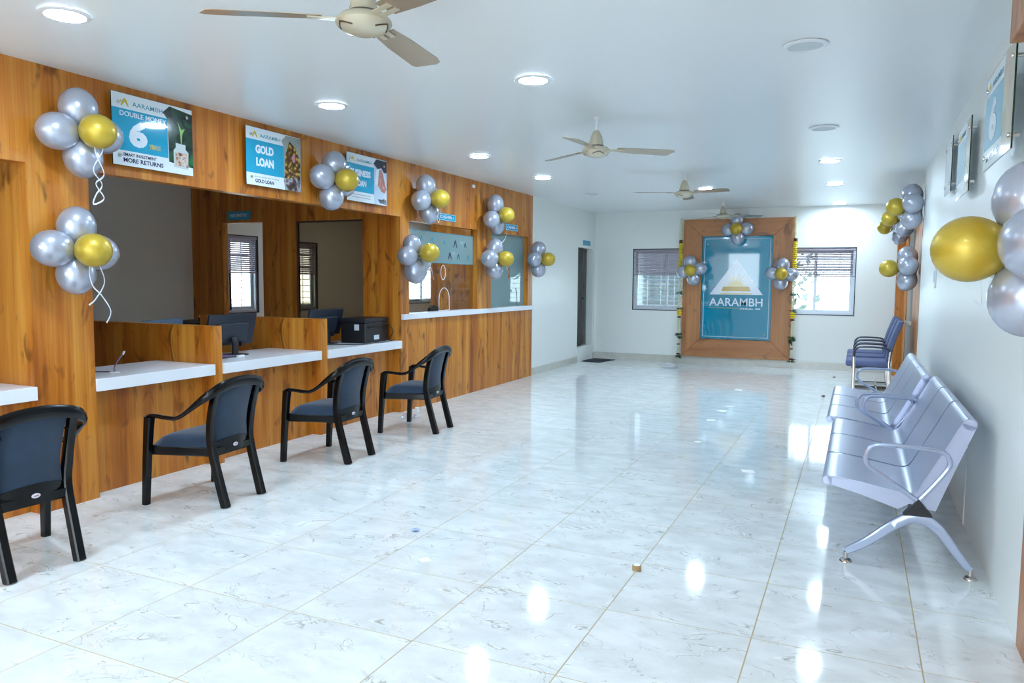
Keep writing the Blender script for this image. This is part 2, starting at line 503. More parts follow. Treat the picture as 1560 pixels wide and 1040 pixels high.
# dark doorway
d = bpy.data.objects.new('door_1', None); link(d); d['kind'] = 'structure'
obj('door_leaf', box(B(), XD - .105, XD - .065, 12.225, 12.66, .265, 1.98, .003), DARKDOOR, d)
lv = obj('doorway_darkness', box(B(), XD - .6, XD - .56, 12.0, 13.1, .26, 2.2), DOORSHADE, d)  # black sheet standing in for the darkness of the unlit room
obj('handle', sweep(B(), [(XD - .065, 12.62, 1.1), (XD - .03, 12.62, 1.1), (XD - .03, 12.56, 1.1)], .008), BLACK, d, True)

# ------------------------------------------------------------------ wood counter screen (left side of the hall)
T = 0.094
FB = 2.062       # underside of the fascia
bm = B()
xs = (XL - T, XL)
box(bm, *xs, YB, 6.69, FB, H)                      # fascia over the teller bays
box(bm, *xs, 6.69, 10.2, 2.036, H)                 # fascia over the cash windows
struct('wall_fascia', bm, WOOD)
struct('wall_counter', box(B(), *xs, 6.857, 10.035, 0, .985), WOOD)      # low wall under the cash windows
for q, (a, b, c, d_) in enumerate(((YB, 1.62, 0, FB), (2.806, 3.19, 0, FB), (6.69, 6.857, 0, 2.036), (8.437, 8.83, .985, 2.036), (10.035, 10.2, 0, 2.036))):
    struct('trim_%d' % (8 + q), box(B(), *xs, a, b, c, d_), WOOD)        # wooden pillars of the screen
# cross walls behind the screen
bm = B(); box(bm, XO, XL - T, 2.82, 2.92, 0, H); struct('wall_bay_side', bm, WOOD)
bm = wall_grid(B(), XO, XL - T, 0, H, 6.69, 6.77, [(-6.845, -6.232, 0, 2.052), (-5.762, -4.842, .9, 2.05)], 'x')
struct('wall_cross', bm, WOOD)
w = bpy.data.objects.new('window_6', None); link(w); w['kind'] = 'structure'
obj('pane', box(B(), -5.765, -4.84, 6.725, 6.731, .9, 2.05), TINTED, w)
bm = B()
for b in ((-5.765, -5.745, .9, 2.05), (-4.86, -4.84, .9, 2.05), (-5.745, -4.86, 2.03, 2.05)): box(bm, b[0], b[1], 6.715, 6.745, b[2], b[3])
obj('window_frame', bm, FANDK, w)

# teller desks: worktop + front panel
DESK_L = 'white worktop with wooden front panel, %s'
def desk(y0, y1, where, panel_x=-4.463):
    t = thing('teller_counter', 'white worktop over wooden panel, ' + where, 'counter', (-4.4, (y0 + y1) / 2, 0), group='teller counters between the wooden partitions')
    h = (y1 - y0) / 2
    obj('worktop', box(B(), -.56, .054, -h, h, .686, .766, .003), WHITE, t)
    obj('front_panel', box(B(), -.083, -.063, -h, h, 0, .686), WOOD, t)
    return t
desk(1.62, 2.806, 'cut off by the left edge, behind the leftmost chair')
desk(3.19, 4.15, 'holding the bent cable beside the balloon pillar')
desk(4.236, 5.383, 'holding the nearer monitor')
desk(5.482, 6.69, 'under the printer')
for y0, y1, lab in ((4.15, 4.236, 'waist-high wooden partition left of the nearer monitor'), (5.383, 5.482, 'waist-high wooden partition between the two monitors')):
    o = obj('desk_partition', box(B(), -1.46, 0, 0, y1 - y0, 0, 1.05), WOOD, loc=(XL, y0, 0))
    tag(o, lab, 'partition', 'low partitions between the teller counters')
# shelf under the cash windows
bm = box(B(), 0.0005, .035, 0, 3.50, .985, 1.045, .004)
for a_, b_ in ((.159, 1.735), (2.132, 3.333)): box(bm, -.14, .0005, a_, b_, .986, 1.044)
o = obj('counter_ledge', bm, WHITE, loc=(XL, 6.70, 0))
tag(o, 'long white ledge under the two cash counter windows', 'ledge')

# cash windows
def pane_with_holes(w, h, holes, name, m, parent, loc):
    cu = bpy.data.curves.new('outline', 'CURVE'); cu.dimensions = '2D'; cu.fill_mode = 'BOTH'; cu.extrude = 0.003
    def spl(pts):
        s = cu.splines.new('POLY'); s.points.add(len(pts) - 1); s.use_cyclic_u = True
        for q, p in zip(s.points, pts): q.co = (p[0], p[1], 0, 1)
    spl([(0, 0), (w, 0), (w, h), (0, h)])
    for p in holes: spl(p)
    o = bpy.data.objects.new('outline', cu); COL.objects.link(o)
    dg = bpy.context.evaluated_depsgraph_get(); dg.update()
    me = bpy.data.meshes.new_from_object(o.evaluated_get(dg))
    bpy.data.objects.remove(o); bpy.data.curves.remove(cu)
    for v in me.vertices: v.co = (v.co.z, v.co.x, v.co.y)
    me.name = name; me.materials.clear(); me.materials.append(m)
    o = bpy.data.objects.new(name, me); o.location = loc
    return link(o, parent)
GX = -4.43
w7 = bpy.data.objects.new('window_7', None); link(w7); w7['kind'] = 'structure'
oval = [(0.836 + .055 * math.cos(a), .449 + .085 * math.sin(a)) for a in [i * PI / 10 for i in range(20)]]
arch = [(.74, .006), (.98, .006)] + [(.86 + .12 * math.cos(a), .14 + .13 * math.sin(a)) for a in [i * PI / 10 for i in range(11)]]
pane_with_holes(1.578, .56, [oval, arch], 'pane', CASHGL, w7, (GX, 6.858, 1.046))
for k, pl in (('oval', oval), ('arch', arch)):
    obj('cut_edge', sweep(B(), [(GX, 6.858 + p[0], 1.046 + p[1]) for p in pl], .004, .004, up=(1, 0, 0), seg=6, closed=True), TRIMW, w7, True)
obj('frosted_band', box(B(), GX - .003, GX + .003, 6.858, 8.436, 1.606, 1.95), FROST, w7)
obj('transom_pane', box(B(), GX - .003, GX + .003, 6.858, 8.436, 1.95, 2.035), CASHGL, w7)
bm = B(); box(bm, GX - .004, GX + .006, 6.858, 8.436, 1.60, 1.606); box(bm, GX - .004, GX + .006, 6.858, 8.436, 1.947, 1.953)
obj('film_edge', bm, TEALINK, w7)
for (yy, zz, s, dark) in ((7.21, 1.87, .05, 0), (7.44, 1.855, .07, 0), (7.72, 1.845, .045, 0), (7.98, 1.84, .075, 1), (8.23, 1.835, .05, 1),
                    (7.30, 1.69, .04, 0), (7.56, 1.70, .045, 0), (7.85, 1.695, .07, 1), (8.06, 1.69, .05, 1), (8.30, 1.685, .06, 0)):
    bm = B()
    for sg in (-1, 1):
        prism(bm, [(GX + .0035, yy, zz + s * .6), (GX + .0035, yy + sg * s * .22, zz + s * .6 - s * .15), (GX + .0035, yy + sg * s * .62, zz - s * .6), (GX + .0035, yy + sg * s * .42, zz - s * .6), (GX + .0035, yy, zz + s * .25)], (.001, 0, 0))
    obj('chevron_mark', bm, GASKET if dark else TEALINK, w7)
w8 = bpy.data.objects.new('window_8', None); link(w8); w8['kind'] = 'structure'
slot = [(.62 + .09 * math.cos(a), .05 + .2 * math.sin(a)) for a in [i * PI / 10 for i in range(11)]]
pane_with_holes(1.205, .99, [[(.69 + .035 * math.cos(a), .47 + .09 * math.sin(a)) for a in [i * PI / 8 for i in range(16)]]], 'pane', FROST, w8, (GX, 8.83, 1.046))
obj('slot_edge', sweep(B(), [(GX + .004, 9.75 + .05 * math.sin(t * PI * .5), 1.05 + .25 * (1 - t)) for t in [i / 6 for i in range(7)]], .006, .004, up=(1, 0, 0), seg=6), GASKET, w8, True)

# ------------------------------------------------------------------ windows with grilles and blinds
def window(n, u0, u1, z0, z1, pos, rz, pane_clear=True, dark=False):
    """local x along the wall, -y into the room"""
    w_, h_ = u1 - u0, z1 - z0
    r = bpy.data.objects.new('window_%d' % n, None); link(r); r['kind'] = 'structure'
    r.location = pos; r.rotation_euler = (0, 0, rz)
    bm = B()
    for b in ((0, .012, 0, h_), (w_ - .012, w_, 0, h_), (0, w_, 0, .012), (0, w_, h_ - .012, h_)):
        box(bm, b[0], b[1], -.004, .02, b[2], b[3])
    obj('seal', bm, GASKET, r)
    bm = B(); f = .045
    for b in ((.012, f, .012, h_ - .012), (w_ - f, w_ - .012, .012, h_ - .012), (f, w_ - f, .012, f), (f, w_ - f, h_ - f, h_ - .012)):
        box(bm, b[0], b[1], .02, .09, b[2], b[3])
    obj('window_frame', bm, ALUF, r)
    # two sliding sashes
    for k, (a, b, y) in enumerate(((f, w_ * .52, .04), (w_ * .48, w_ - f, .065))):
        bm = B(); s = .04
        for q in ((a, a + s, f, h_ - f), (b - s, b, f, h_ - f), (a + s, b - s, f, f + s), (a + s, b - s, h_ - f - s, h_ - f)):
            box(bm, q[0], q[1], y, y + .02, q[2], q[3])
        sash = obj('sash', bm, ALUF if not dark or k else GASKET, r)
        obj('pane', box(B(), a + s, b - s, y + .008, y + .012, f + s, h_ - f - s), CLEAR, sash)
    # steel grille outside
    bm = B(); k = int(h_ / .085)
    for i in range(1, k): box(bm, .012, w_ - .012, .11, .118, i * h_ / k - .004, i * h_ / k + .004)
    for i in (1, 2, 3, 4): box(bm, i * w_ / 5 - .004, i * w_ / 5 + .004, .119, .127, .012, h_ - .012)
    obj('grille', bm, GRILLED if dark else GRILLE, r)
    return r

def blind(u0, u1, z0, z1, pos, rz, label):
    w_ = u1 - u0; h_ = z1 - z0
    t = thing('venetian_blind', label, 'blind', pos, rz, 'half lowered venetian blinds')
    obj('head_rail', box(B(), .014, w_ - .014, -.03, .012, h_ - .05, h_ - .014, .003), BLIND, t)
    bm = B(); n = int((h_ - .09) / .026)
    m = Matrix.Rotation(-0.95, 4, 'X')
    for i in range(n):
        z = h_ - .065 - i * .026
        box(bm, .016, w_ - .016, -.0125, .0125, -.0006, .0006, mtx=Matrix.Translation((0, -.01, z)) @ m)
    o = obj('slats', bm, BLIND, t); o['kind'] = 'stuff'
    zb = h_ - .065 - n * .026
    obj('bottom_rail', box(B(), .014, w_ - .014, -.024, .004, zb - .014, zb + .006, .003), BLIND, t)
    for x in (.12, w_ / 2, w_ - .12): obj('cord', box(B(), x - .001, x + .001, -.025, -.023, zb, h_ - .04), TRIMW, t)
    return t
names = ['on the far wall left of the logo board', 'on the far wall right of the logo board']
for i, (u0, u1, z0, z1) in enumerate(FW):
    window(i + 1, u0, u1, z0, z1, (u0, YF, z0), 0)
    blind(u0, u1, 1.49 if i else 1.50, z1, (u0, YF + .034, 1.49 if i else 1.50), 0, 'mauve-grey blind half lowered over the window ' + names[i])
nm = ['seen through the NO ENTRY doorway', 'seen through the tinted glass above the printer', 'seen through the first cash counter glass']
for i, (u0, u1, z0, z1) in enumerate(LW):
    window(i + 3, u0, u1, z0, z1, (XO, u0, z0), PI / 2, dark=True)
    blind(u0, u1, 1.44 if i < 2 else 1.5, z1, (XO - .034, u0, 1.44 if i < 2 else 1.5), PI / 2, 'grey half-lowered blind on an office window ' + nm[i])

# ------------------------------------------------------------------ right side: cabin front posts, glass, lintel
bm = B(); box(bm, XR2 - .012, XR2 + .0, 9.6, 10.7, 0, 2.14); struct('trim_3', bm, WOOD_Z)
bm = B(); box(bm, .515, XR2, 12.85, 12.95, 0, 2.14); struct('trim_4', bm, WOOD)
bm = B(); box(bm, XR2 - .012, XR2, 12.03, 12.85, 0, 2.14); struct('trim_5', bm, WOOD)
bm = B(); box(bm, XR2 - .006, XR2, 10.7, 12.03, 0, .87); struct('trim_6', bm, mat('grey_laminate', (150, 150, 148), rough=0.35))
bm = B(); box(bm, XR2 - .03, XR2 + .01, 10.7, 12.03, .87, .885); struct('trim_7', bm, mat('beige_sill', (206, 184, 160), rough=0.4))
w = bpy.data.objects.new('window_9', None); link(w); w['kind'] = 'structure'
obj('pane', box(B(), XR2 + .04, XR2 + .046, 10.7, 12.0, .88, 2.14), CLEAR, w)
# timber entrance frame at the near right edge
e = thing('entrance_portal', 'pale timber entrance frame with box lintel at the right edge', 'door frame', (XR, 3.41, 0))
obj('jamb', box(B(), -.001, .03, -.35, 0, 0, 2.3), WOOD_Z, e)
obj('lintel', box(B(), -.141, .03, -2.4, 0, 2.308, H, .002), WOOD_Z, e)
obj('door_panel', box(B(), .0, .03, -2.4, -.35, 0, 2.3), WOOD_Z, e)

# ------------------------------------------------------------------ logo board on the far wall
fr = thing('board_surround', 'large wooden frame holding the teal logo board on the far wall', 'frame', (-1.872, YF, .128), 0)
ox, oz, ix, iz0, iz1 = .893, 2.34, .578, .31, 2.055
def mitre(poly, m): obj('frame_board', prism(B(), [(a, -.075, b) for a, b in poly], (0, .075, 0)), m, fr)
mitre([(-ox, 0), (ox, 0), (ix - .004, iz0 - .002), (-ix + .004, iz0 - .002)], WOOD_X)
mitre([(-ox, oz), (-ix + .004, iz1 + .002), (ix - .004, iz1 + .002), (ox, oz)], WOOD_X)
mitre([(-ox, .004), (-ix, iz0), (-ix, iz1), (-ox, oz - .004)], WOOD_Z)
mitre([(ox, .004), (ox, oz - .004), (ix, iz1), (ix, iz0)], WOOD_Z)
lb = thing('logo_board', 'glossy teal board reading AARAMBH under a white triangle and gold sun', 'sign', (-1.872, YF - .04, .443))
W2, H2 = .572, 1.732
obj('panel', box(B(), -W2, W2, -.012, 0, 0, H2), TEALB, lb)
bm = B(); k = .035
for b in ((-W2 + k, W2 - k, k, k + .007), (-W2 + k, W2 - k, H2 - k - .007, H2 - k), (-W2 + k, -W2 + k + .007, k, H2 - k), (W2 - k - .007, W2 - k, k, H2 - k)):
    box(bm, b[0], b[1], -.0135, -.012, b[2], b[3])
obj('border_line', bm, BOARDW, lb)
zb = .755; tri = [(-.435, zb), (.435, zb), (.0, zb + .60)]
plate(lb, 'white_triangle', tri, -.012, BOARDW, .001)
GOLDPALE = mat('pale_gold_ink', (222, 208, 158), rough=0.1)
GOLDMID = mat('gold_sun_ink', (196, 164, 84), rough=0.1)
bm = B()
for i in range(17):
    a = PI * (i + .5) / 17
    L_ = .30 if i % 2 else .22
    L_ = min(L_, .26 + .1 * math.sin(a)) if 3 < i < 13 else L_ * .75
    cx, cz = 0.0, zb + .11
    d = Vector((math.cos(a), 0, math.sin(a))); s = Vector((-d.z, 0, d.x)) * .013
    p = [Vector((cx, -.0132, cz)) + d * .05 - s, Vector((cx, -.0132, cz)) + d * L_, Vector((cx, -.0132, cz)) + d * .05 + s]
    prism(bm, p, (0, -.0006, 0))
obj('sun_rays', bm, GOLDPALE, lb)
plate(lb, 'sun_disc', [(.13 * math.cos(a), zb + .1 + .13 * math.sin(a)) for a in [i * PI / 12 for i in range(13)]], -.0136, GOLDPALE)
plate(lb, 'gold_band', [(-.24, zb + .06), (.24, zb + .06), (.21, zb + .135), (-.21, zb + .135)], -.0143, GOLDMID)
plate(lb, 'gold_base_line', [(-.26, zb + .004), (.26, zb + .004), (.25, zb + .03), (-.25, zb + .03)], -.0143, GOLDPALE)
text('AARAMBH', -.435, .562, .87, .135, BOARDW, lb, y=-.0128, bold=.012)
plate(lb, 'underline', rect(-.44, .05, .525, .532), -.012, GOLDINK, .001)
bm = B(); random.seed(3); x = .07
while x < .40:
    ww = random.uniform(.010, .018)
    if not .29 < x < .31: box(bm, x, x + ww, -.0135, -.012, .508, .508 + random.choice((.018, .026)))
    x += ww + .005
obj('small_tagline', bm, BOARDW, lb)
bm = B()
for x in (-W2 + .09, W2 - .09):
    for z in (.10, H2 * .5, H2 - .13): lathe(bm, [(.011, -.008), (.011, .004), (.006, .008)], 10)
    
bm.free(); 
for x in (-W2 + .09, W2 - .09):
    for z in (.10, H2 * .5, H2 - .13):
        bm = lathe(B(), [(.012, 0), (.012, .006), (.006, .010)], 10)
        obj('stud', bm, CHROME, lb, True, loc=(x, -.012, z), rot=(PI / 2, 0, 0))

# ------------------------------------------------------------------ posters on stand-off studs
def mark(parent, x, z, s, y):
    """the small gold A-shaped emblem"""
    bm = B()
    for sg in (-1, 1):
        prism(bm, [(x, y, z + s), (x + sg * s * .28, y, z + s * .75), (x + sg * s * .62, y, z), (x + sg * s * .38, y, z + .02 * s), (x, y, z + s * .55)], (0, -.0006, 0))
    prism(bm, [(x - s * .8, y, z + s * .5), (x - s * .55, y, z + s * .72), (x - s * .45, y, z + s * .4)], (0, -.0006, 0))
    obj('emblem', bm, GOLDINK, parent)

def poster(pos, rz, w, h, label, group='framed offer posters', name='wall_poster'):
    t = thing(name, label, 'poster', pos, rz, group)
    obj('acrylic_sheet', box(B(), 0, w, -.006, 0, 0, h), [PRINTW], t)
    bm = B()
    for b in ((-.0015, 0, 0, h), (w, w + .0015, 0, h), (0, w, -.0015, 0), (0, w, h, h + .0015)): box(bm, b[0], b[1], -.0065, .0, b[2], b[3])
    obj('edge', bm, PLATEEDGE, t)
    for x in (.05, w - .05):
        for z in (.06, h - .06):
            obj('stud', lathe(B(), [(.009, -.032), (.009, .007), (.012, .0075), (.011, .012)], 12), CHROME, t, True, loc=(x, -.002, z), rot=(PI / 2, 0, 0))
    return t
def head(t, w, h, tw=.37):
    mark(t, .105 * w + .03, h * .83, h * .11, -.006)
    text('AARAMBH', .24 * w, h * .845, tw * w, h * .065, TEALINK, t, y=-.0062, bold=.004)
    plate(t, 'teal_field', rect(0, .67 * w, .21 * h, .79 * h), -.006, TEAL)

LGRP = 'offer posters on the wooden fascia'
XP = XL + .036
# 1 double money
w_, h_ = .632, .455
t = poster((XP, 3.335, 2.128), PI / 2, w_, h_, 'poster reading 6 years and MORE RETURNS with a jar of coins', LGRP)
head(t, w_, h_)
DG = photo_mat('dark_green_picture', [(18, 30, 26), (24, 60, 40), (20, 34, 34), (40, 110, 60)], 5, 'noise')
plate(t, 'picture', [(.68 * w_, .16 * h_), (w_, .12 * h_), (w_, .93 * h_), (.70 * w_, .98 * h_), (.61 * w_, .87 * h_), (.67 * w_, .79 * h_)], -.0062, DG)
text('DOUBLE MONEY', .09 * w_, .69 * h_, .56 * w_, .07 * h_, BOARDW, t, y=-.0072, bold=.012)
text('6', .19 * w_, .28 * h_, .22 * w_, .37 * h_, BOARDW, t, y=-.0072, bold=.06)
text('YEARS', .43 * w_, .29 * h_, .14 * w_, .07 * h_, GOLDINK, t, y=-.0072, bold=.02)
text('SMART INVESTMENT', .12 * w_, .135 * h_, .40 * w_, .045 * h_, INK, t, y=-.0066, bold=.01)
text('MORE RETURNS', .12 * w_, .05 * h_, .48 * w_, .062 * h_, INK, t, y=-.0066, bold=.02)
JAR = photo_mat('coins_picture', [(120, 84, 70), (190, 150, 130), (220, 205, 195), (110, 80, 76)], 30, 'noise')
JARW = mat('jar_print', (196, 205, 206), rough=0.2)
plate(t, 'jar_picture', [(.74 * w_, .1 * h_), (.93 * w_, .08 * h_), (.94 * w_, .34 * h_), (.90 * w_, .38 * h_), (.90 * w_, .45 * h_), (.77 * w_, .46 * h_), (.77 * w_, .39 * h_), (.74 * w_, .35 * h_)], -.0070, JARW)
plate(t, 'coins_picture', rect(.765 * w_, .915 * w_, .12 * h_, .32 * h_), -.0078, JAR)
LEAFP = mat('sprout_print', (130, 180, 90), rough=0.2)
plate(t, 'sprout_picture', [(.84 * w_, .46 * h_), (.85 * w_, .46 * h_), (.86 * w_, .60 * h_), (.90 * w_, .70 * h_), (.85 * w_, .67 * h_), (.80 * w_, .78 * h_), (.83 * w_, .64 * h_)], -.0070, LEAFP)
# 2 gold loan
w_, h_ = .625, .445
t = poster((XP, 4.481, 2.138), PI / 2, w_, h_, 'GOLD LOAN poster with gold jewellery picture', LGRP)
head(t, w_, h_)
GP = photo_mat('gold_jewellery_picture', [(240, 220, 110), (196, 160, 60), (120, 84, 30), (70, 44, 20)], 34)
plate(t, 'picture_ground', [(.69 * w_, .0), (w_, 0), (w_, .99 * h_), (.72 * w_, .99 * h_), (.63 * w_, .88 * h_), (.67 * w_, .79 * h_), (.67 * w_, .18 * h_)], -.0062, mat('grey_picture', (150, 156, 150), rough=.15))
plate(t, 'jewellery_picture', [(.68 * w_, .22 * h_), (.98 * w_, .18 * h_), (.99 * w_, .55 * h_), (.90 * w_, .80 * h_), (.78 * w_, .90 * h_), (.70 * w_, .62 * h_)], -.0070, GP)
plate(t, 'ruby_picture', [(.86 * w_ + .02 * math.cos(a), .60 * h_ + .035 * math.sin(a)) for a in [i * PI / 5 for i in range(10)]], -.0078, mat('ruby_print', (196, 120, 130), rough=.15))
plate(t, 'hands_picture', [(.66 * w_, .16 * h_), (.76 * w_, .0), (w_, 0), (w_, .2 * h_), (.85 * w_, .26 * h_)], -.0072, photo_mat('dark_hands_picture', [(60, 44, 46), (90, 70, 66), (180, 176, 186), (40, 34, 44)], 14, 'noise'))
text('GOLD', .16 * w_, .56 * h_, .32 * w_, .15 * h_, BOARDW, t, y=-.0072, bold=.05)
text('LOAN', .17 * w_, .34 * h_, .31 * w_, .15 * h_, BOARDW, t, y=-.0072, bold=.05)
text('GOLD LOAN', .15 * w_, .05 * h_, .33 * w_, .065 * h_, INK, t, y=-.0066, bold=.03)
GREYI = mat('faint_grey_print', (170, 176, 186), rough=.2)
def faint(t, x0, x1, z, y=-.0066):
    bm = B(); x = x0
    while x < x1:
        ww = random.uniform(.006, .014); box(bm, x, min(x1, x + ww), y - .0005, y + .0005, z, z + .007); x += ww + .004
    obj('small_print', bm, GREYI, t)
faint(t, .14 * w_, .58 * w_, .145 * h_)
# 3 business loan
w_, h_ = .645, .44
t = poster((XP, 5.735, 2.14), PI / 2, w_, h_, 'BUSINESS LOAN poster with a handshake picture', LGRP)
head(t, w_, h_)
plate(t, 'picture_ground', [(.68 * w_, .0), (w_, 0), (w_, .99 * h_), (.72 * w_, .99 * h_), (.64 * w_, .88 * h_), (.67 * w_, .79 * h_)], -.0062, mat('pale_blue_picture', (190, 205, 225), rough=.15))
plate(t, 'dark_sleeve_picture', [(.66 * w_, .88 * h_), (.73 * w_, .985 * h_), (w_, .985 * h_), (w_, .74 * h_), (.93 * w_, .72 * h_), (.86 * w_, .82 * h_), (.76 * w_, .78 * h_)], -.0070, mat('navy_sleeve_print', (40, 44, 60), rough=.15))
plate(t, 'shirt_picture', [(.69 * w_, .42 * h_), (.72 * w_, .75 * h_), (.80 * w_, .80 * h_), (.76 * w_, .45 * h_)], -.0070, PRINTW)
plate(t, 'hands_picture', [(.77 * w_, .42 * h_), (.80 * w_, .76 * h_), (.87 * w_, .78 * h_), (.93 * w_, .58 * h_), (.99 * w_, .36 * h_), (.94 * w_, .27 * h_), (.86 * w_, .30 * h_)], -.0078, photo_mat('handshake_picture', [(200, 150, 140), (176, 110, 96), (220, 180, 170)], 10, 'noise'))
plate(t, 'dark_cuff_picture', [(.76 * w_, .12 * h_), (.98 * w_, .13 * h_), (.99 * w_, .02 * h_), (.82 * w_, .04 * h_)], -.0070, mat('cuff_print', (34, 40, 60), rough=.15))
text('BUSINESS', .08 * w_, .54 * h_, .50 * w_, .14 * h_, BOARDW, t, y=-.0072, bold=.05)
text('LOAN', .21 * w_, .33 * h_, .26 * w_, .14 * h_, BOARDW, t, y=-.0072, bold=.05)
faint(t, .13 * w_, .58 * w_, .14 * h_); faint(t, .13 * w_, .58 * w_, .08 * h_)
# right wall posters (seen almost edge on)
RG = 'acrylic posters on the white right wall'
XQ = XR - .045
SK = photo_mat('hand_picture', [(190, 160, 140), (196, 180, 150), (160, 160, 120)], 4, 'noise')
w_, h_ = .76, .44
t = poster((XR - .073, 4.44, 1.965), -PI / 2, w_, h_, 'poster with a large 6 on the right wall above the balloons', RG)
head(t, w_, h_)
plate(t, 'picture', [(.68 * w_, .04 * h_), (w_, .0), (w_, h_), (.72 * w_, h_), (.66 * w_, .86 * h_)], -.0062, SK)
text('6', .2 * w_, .26 * h_, .26 * w_, .46 * h_, BOARDW, t, y=-.0072, bold=.06)
text('MORE', .12 * w_, .07 * h_, .46 * w_, .08 * h_, INK, t, y=-.0066, bold=.02)
w_ = .62
t = poster((XQ, 5.87, 1.965), -PI / 2, w_, h_, 'pale teal poster seen edge-on, second along the right wall', RG)
head(t, w_, h_); plate(t, 'picture', [(.68 * w_, .04 * h_), (w_, .0), (w_, h_), (.72 * w_, h_)], -.0062, SK)
w_, h_ = .42, .40
t = poster((XQ + .015, 6.84, 2.09), -PI / 2, w_, h_, 'small white framed notice, farthest along the right wall', RG)
plate(t, 'printed_sheet', rect(.04, w_ - .04, .04, h_ - .04), -.006, PRINTW)

# small signs
def sign(pos, rz, w, h, body, label, serif=0, light=False):
    t = thing('name_sign', label, 'sign', pos, rz, 'small teal name signs')
    obj('plate', box(B(), 0, w, -.006, 0, 0, h, .001), TEAL, t)
    if light:
        bm = B(); e_ = .006
        for b in ((e_, w - e_, e_, e_ + .004), (e_, w - e_, h - e_ - .004, h - e_), (e_, e_ + .004, e_, h - e_), (w - e_ - .004, w - e_, e_, h - e_)): box(bm, b[0], b[1], -.0068, -.006, b[2], b[3])
        obj('border_line', bm, BOARDW, t)
    if body: text(body, .12 * w, .3 * h, .76 * w, .42 * h, BOARDW, t, y=-.0064, bold=.02)
    return t
sign((-6.75, 6.689, 2.086), 0, .345, .095, 'NO ENTRY', 'teal NO ENTRY sign above the office doorway')
sign((XL + .002, 7.463, 2.088), PI / 2, .40, .082, 'CASHIER-1', 'teal cashier sign over the clear first cash window', light=True)
sign((XL + .002, 9.263, 2.086), PI / 2, .39, .09, 'CASHIER-1', 'teal cashier sign over the frosted second cash window', light=True)
t = sign((XD + .002, 12.45, 2.03), PI / 2, .39, .085, '', 'teal sign above the dark doorway')
plate(t, 'faint_line', rect(.06, .33, .035, .05), -.006, TEALINK)
sign((XR2 - .003, 10.35, 2.19), -PI / 2, .42, .13, '', 'teal sign above the cabin on the right')
o = obj('wall_sensor', box(B(), 0, .02, -.03, .03, -.018, .018, .004), TRIMW, loc=(XL, 8.31, 2.56)); tag(o, 'tiny white box on the fascia above the cash windows', 'sensor')
def switchboard(pos, rz, w, h, label, n=3):
    t = thing('switch_board', label, 'switch', pos, rz)
    obj('face_plate', box(B(), 0, w, -.012, 0, 0, h, .003), TRIMW, t)
    for i in range(n):
        obj('rocker', box(B(), w * (.1 + .8 * i / n), w * (.1 + .8 * (i + .8) / n), -.016, -.012, h * .25, h * .75, .001), LABELP, t)
switchboard((XO, 10.15, 1.40), PI / 2, .30, .12, 'white switch board seen through the tinted glass')
switchboard((XR, 7.70, 1.37), -PI / 2, .13, .20, 'white switch board on the right wall between posters and bench', 2)

# ------------------------------------------------------------------ ceiling: downlights and fans
def downlight(x, y, lit, label, grp):
    t = thing('downlight', label, 'ceiling light', (x, y, H), 0, grp)
    bm = B(); prof = [(.088, -.002), (.112, -.002), (.112, -.008), (.092, -.012), (.088, -.012)]
    seg = 28; rings = [[bm.verts.new((r * math.cos(2 * PI * j / seg), r * math.sin(2 * PI * j / seg), z)) for j in range(seg)] for r, z in prof]
    for i in range(len(rings)):
        a, b = rings[i], rings[(i + 1) % len(rings)]
        for j in range(seg): bm.faces.new((a[j], a[(j + 1) % seg], b[(j + 1) % seg], b[j]))
    obj('trim_ring', bm, TRIMW, t, True)
    obj('diffuser', lathe(B(), [(.090, 0.0), (.090, -.007)], 28), LED if lit else LEDOFF, t)
    return t
lit = [((-3.43, 2.42), 'lit round downlight at the top left, nearest the counter'), ((-3.44, 4.40), 'lit round downlight above the GOLD LOAN poster'),
       ((-3.47, 6.74), 'lit round downlight above the first cash window'), ((-3.48, 8.42), 'lit round downlight near the far end of the wood fascia'),
       ((-1.86, 4.33), 'lit round downlight between the two nearest ceiling fans'), ((-1.88, 10.20), 'lit round downlight behind the blade of the third fan'),
       ((-.31, 8.31), 'lit round downlight on the right, nearest of the right row'), ((-.316, 10.22), 'lit round downlight on the right, middle of the right row'),
       ((-.32, 12.75), 'lit round downlight on the right, farthest near the far wall')]
for (x, y), lab in lit: downlight(x, y, True, lab, 'lit ceiling downlights')
for (x, y), lab in [((-.30, 4.27), 'unlit ceiling downlight at the right, nearest the camera'), ((-.30, 6.55), 'unlit ceiling downlight at the right, before the lit row'),
                    ((-3.466, 10.24), 'unlit ceiling downlight above the white left wall')]: downlight(x, y, False, lab, 'unlit ceiling downlights')
for x, y in ((-3.43, .5), (-1.86, -1.4), (-.31, .5), (-5.7, 9.2)): downlight(x, y, True, {-3.43: 'lit round downlight over the leftmost chair, outside the view', -1.86: 'lit round downlight near the street windows', -.31: 'lit round downlight over the timber entrance', -5.7: 'lit round downlight inside the cash cabin'}[x], 'downlights outside the view')

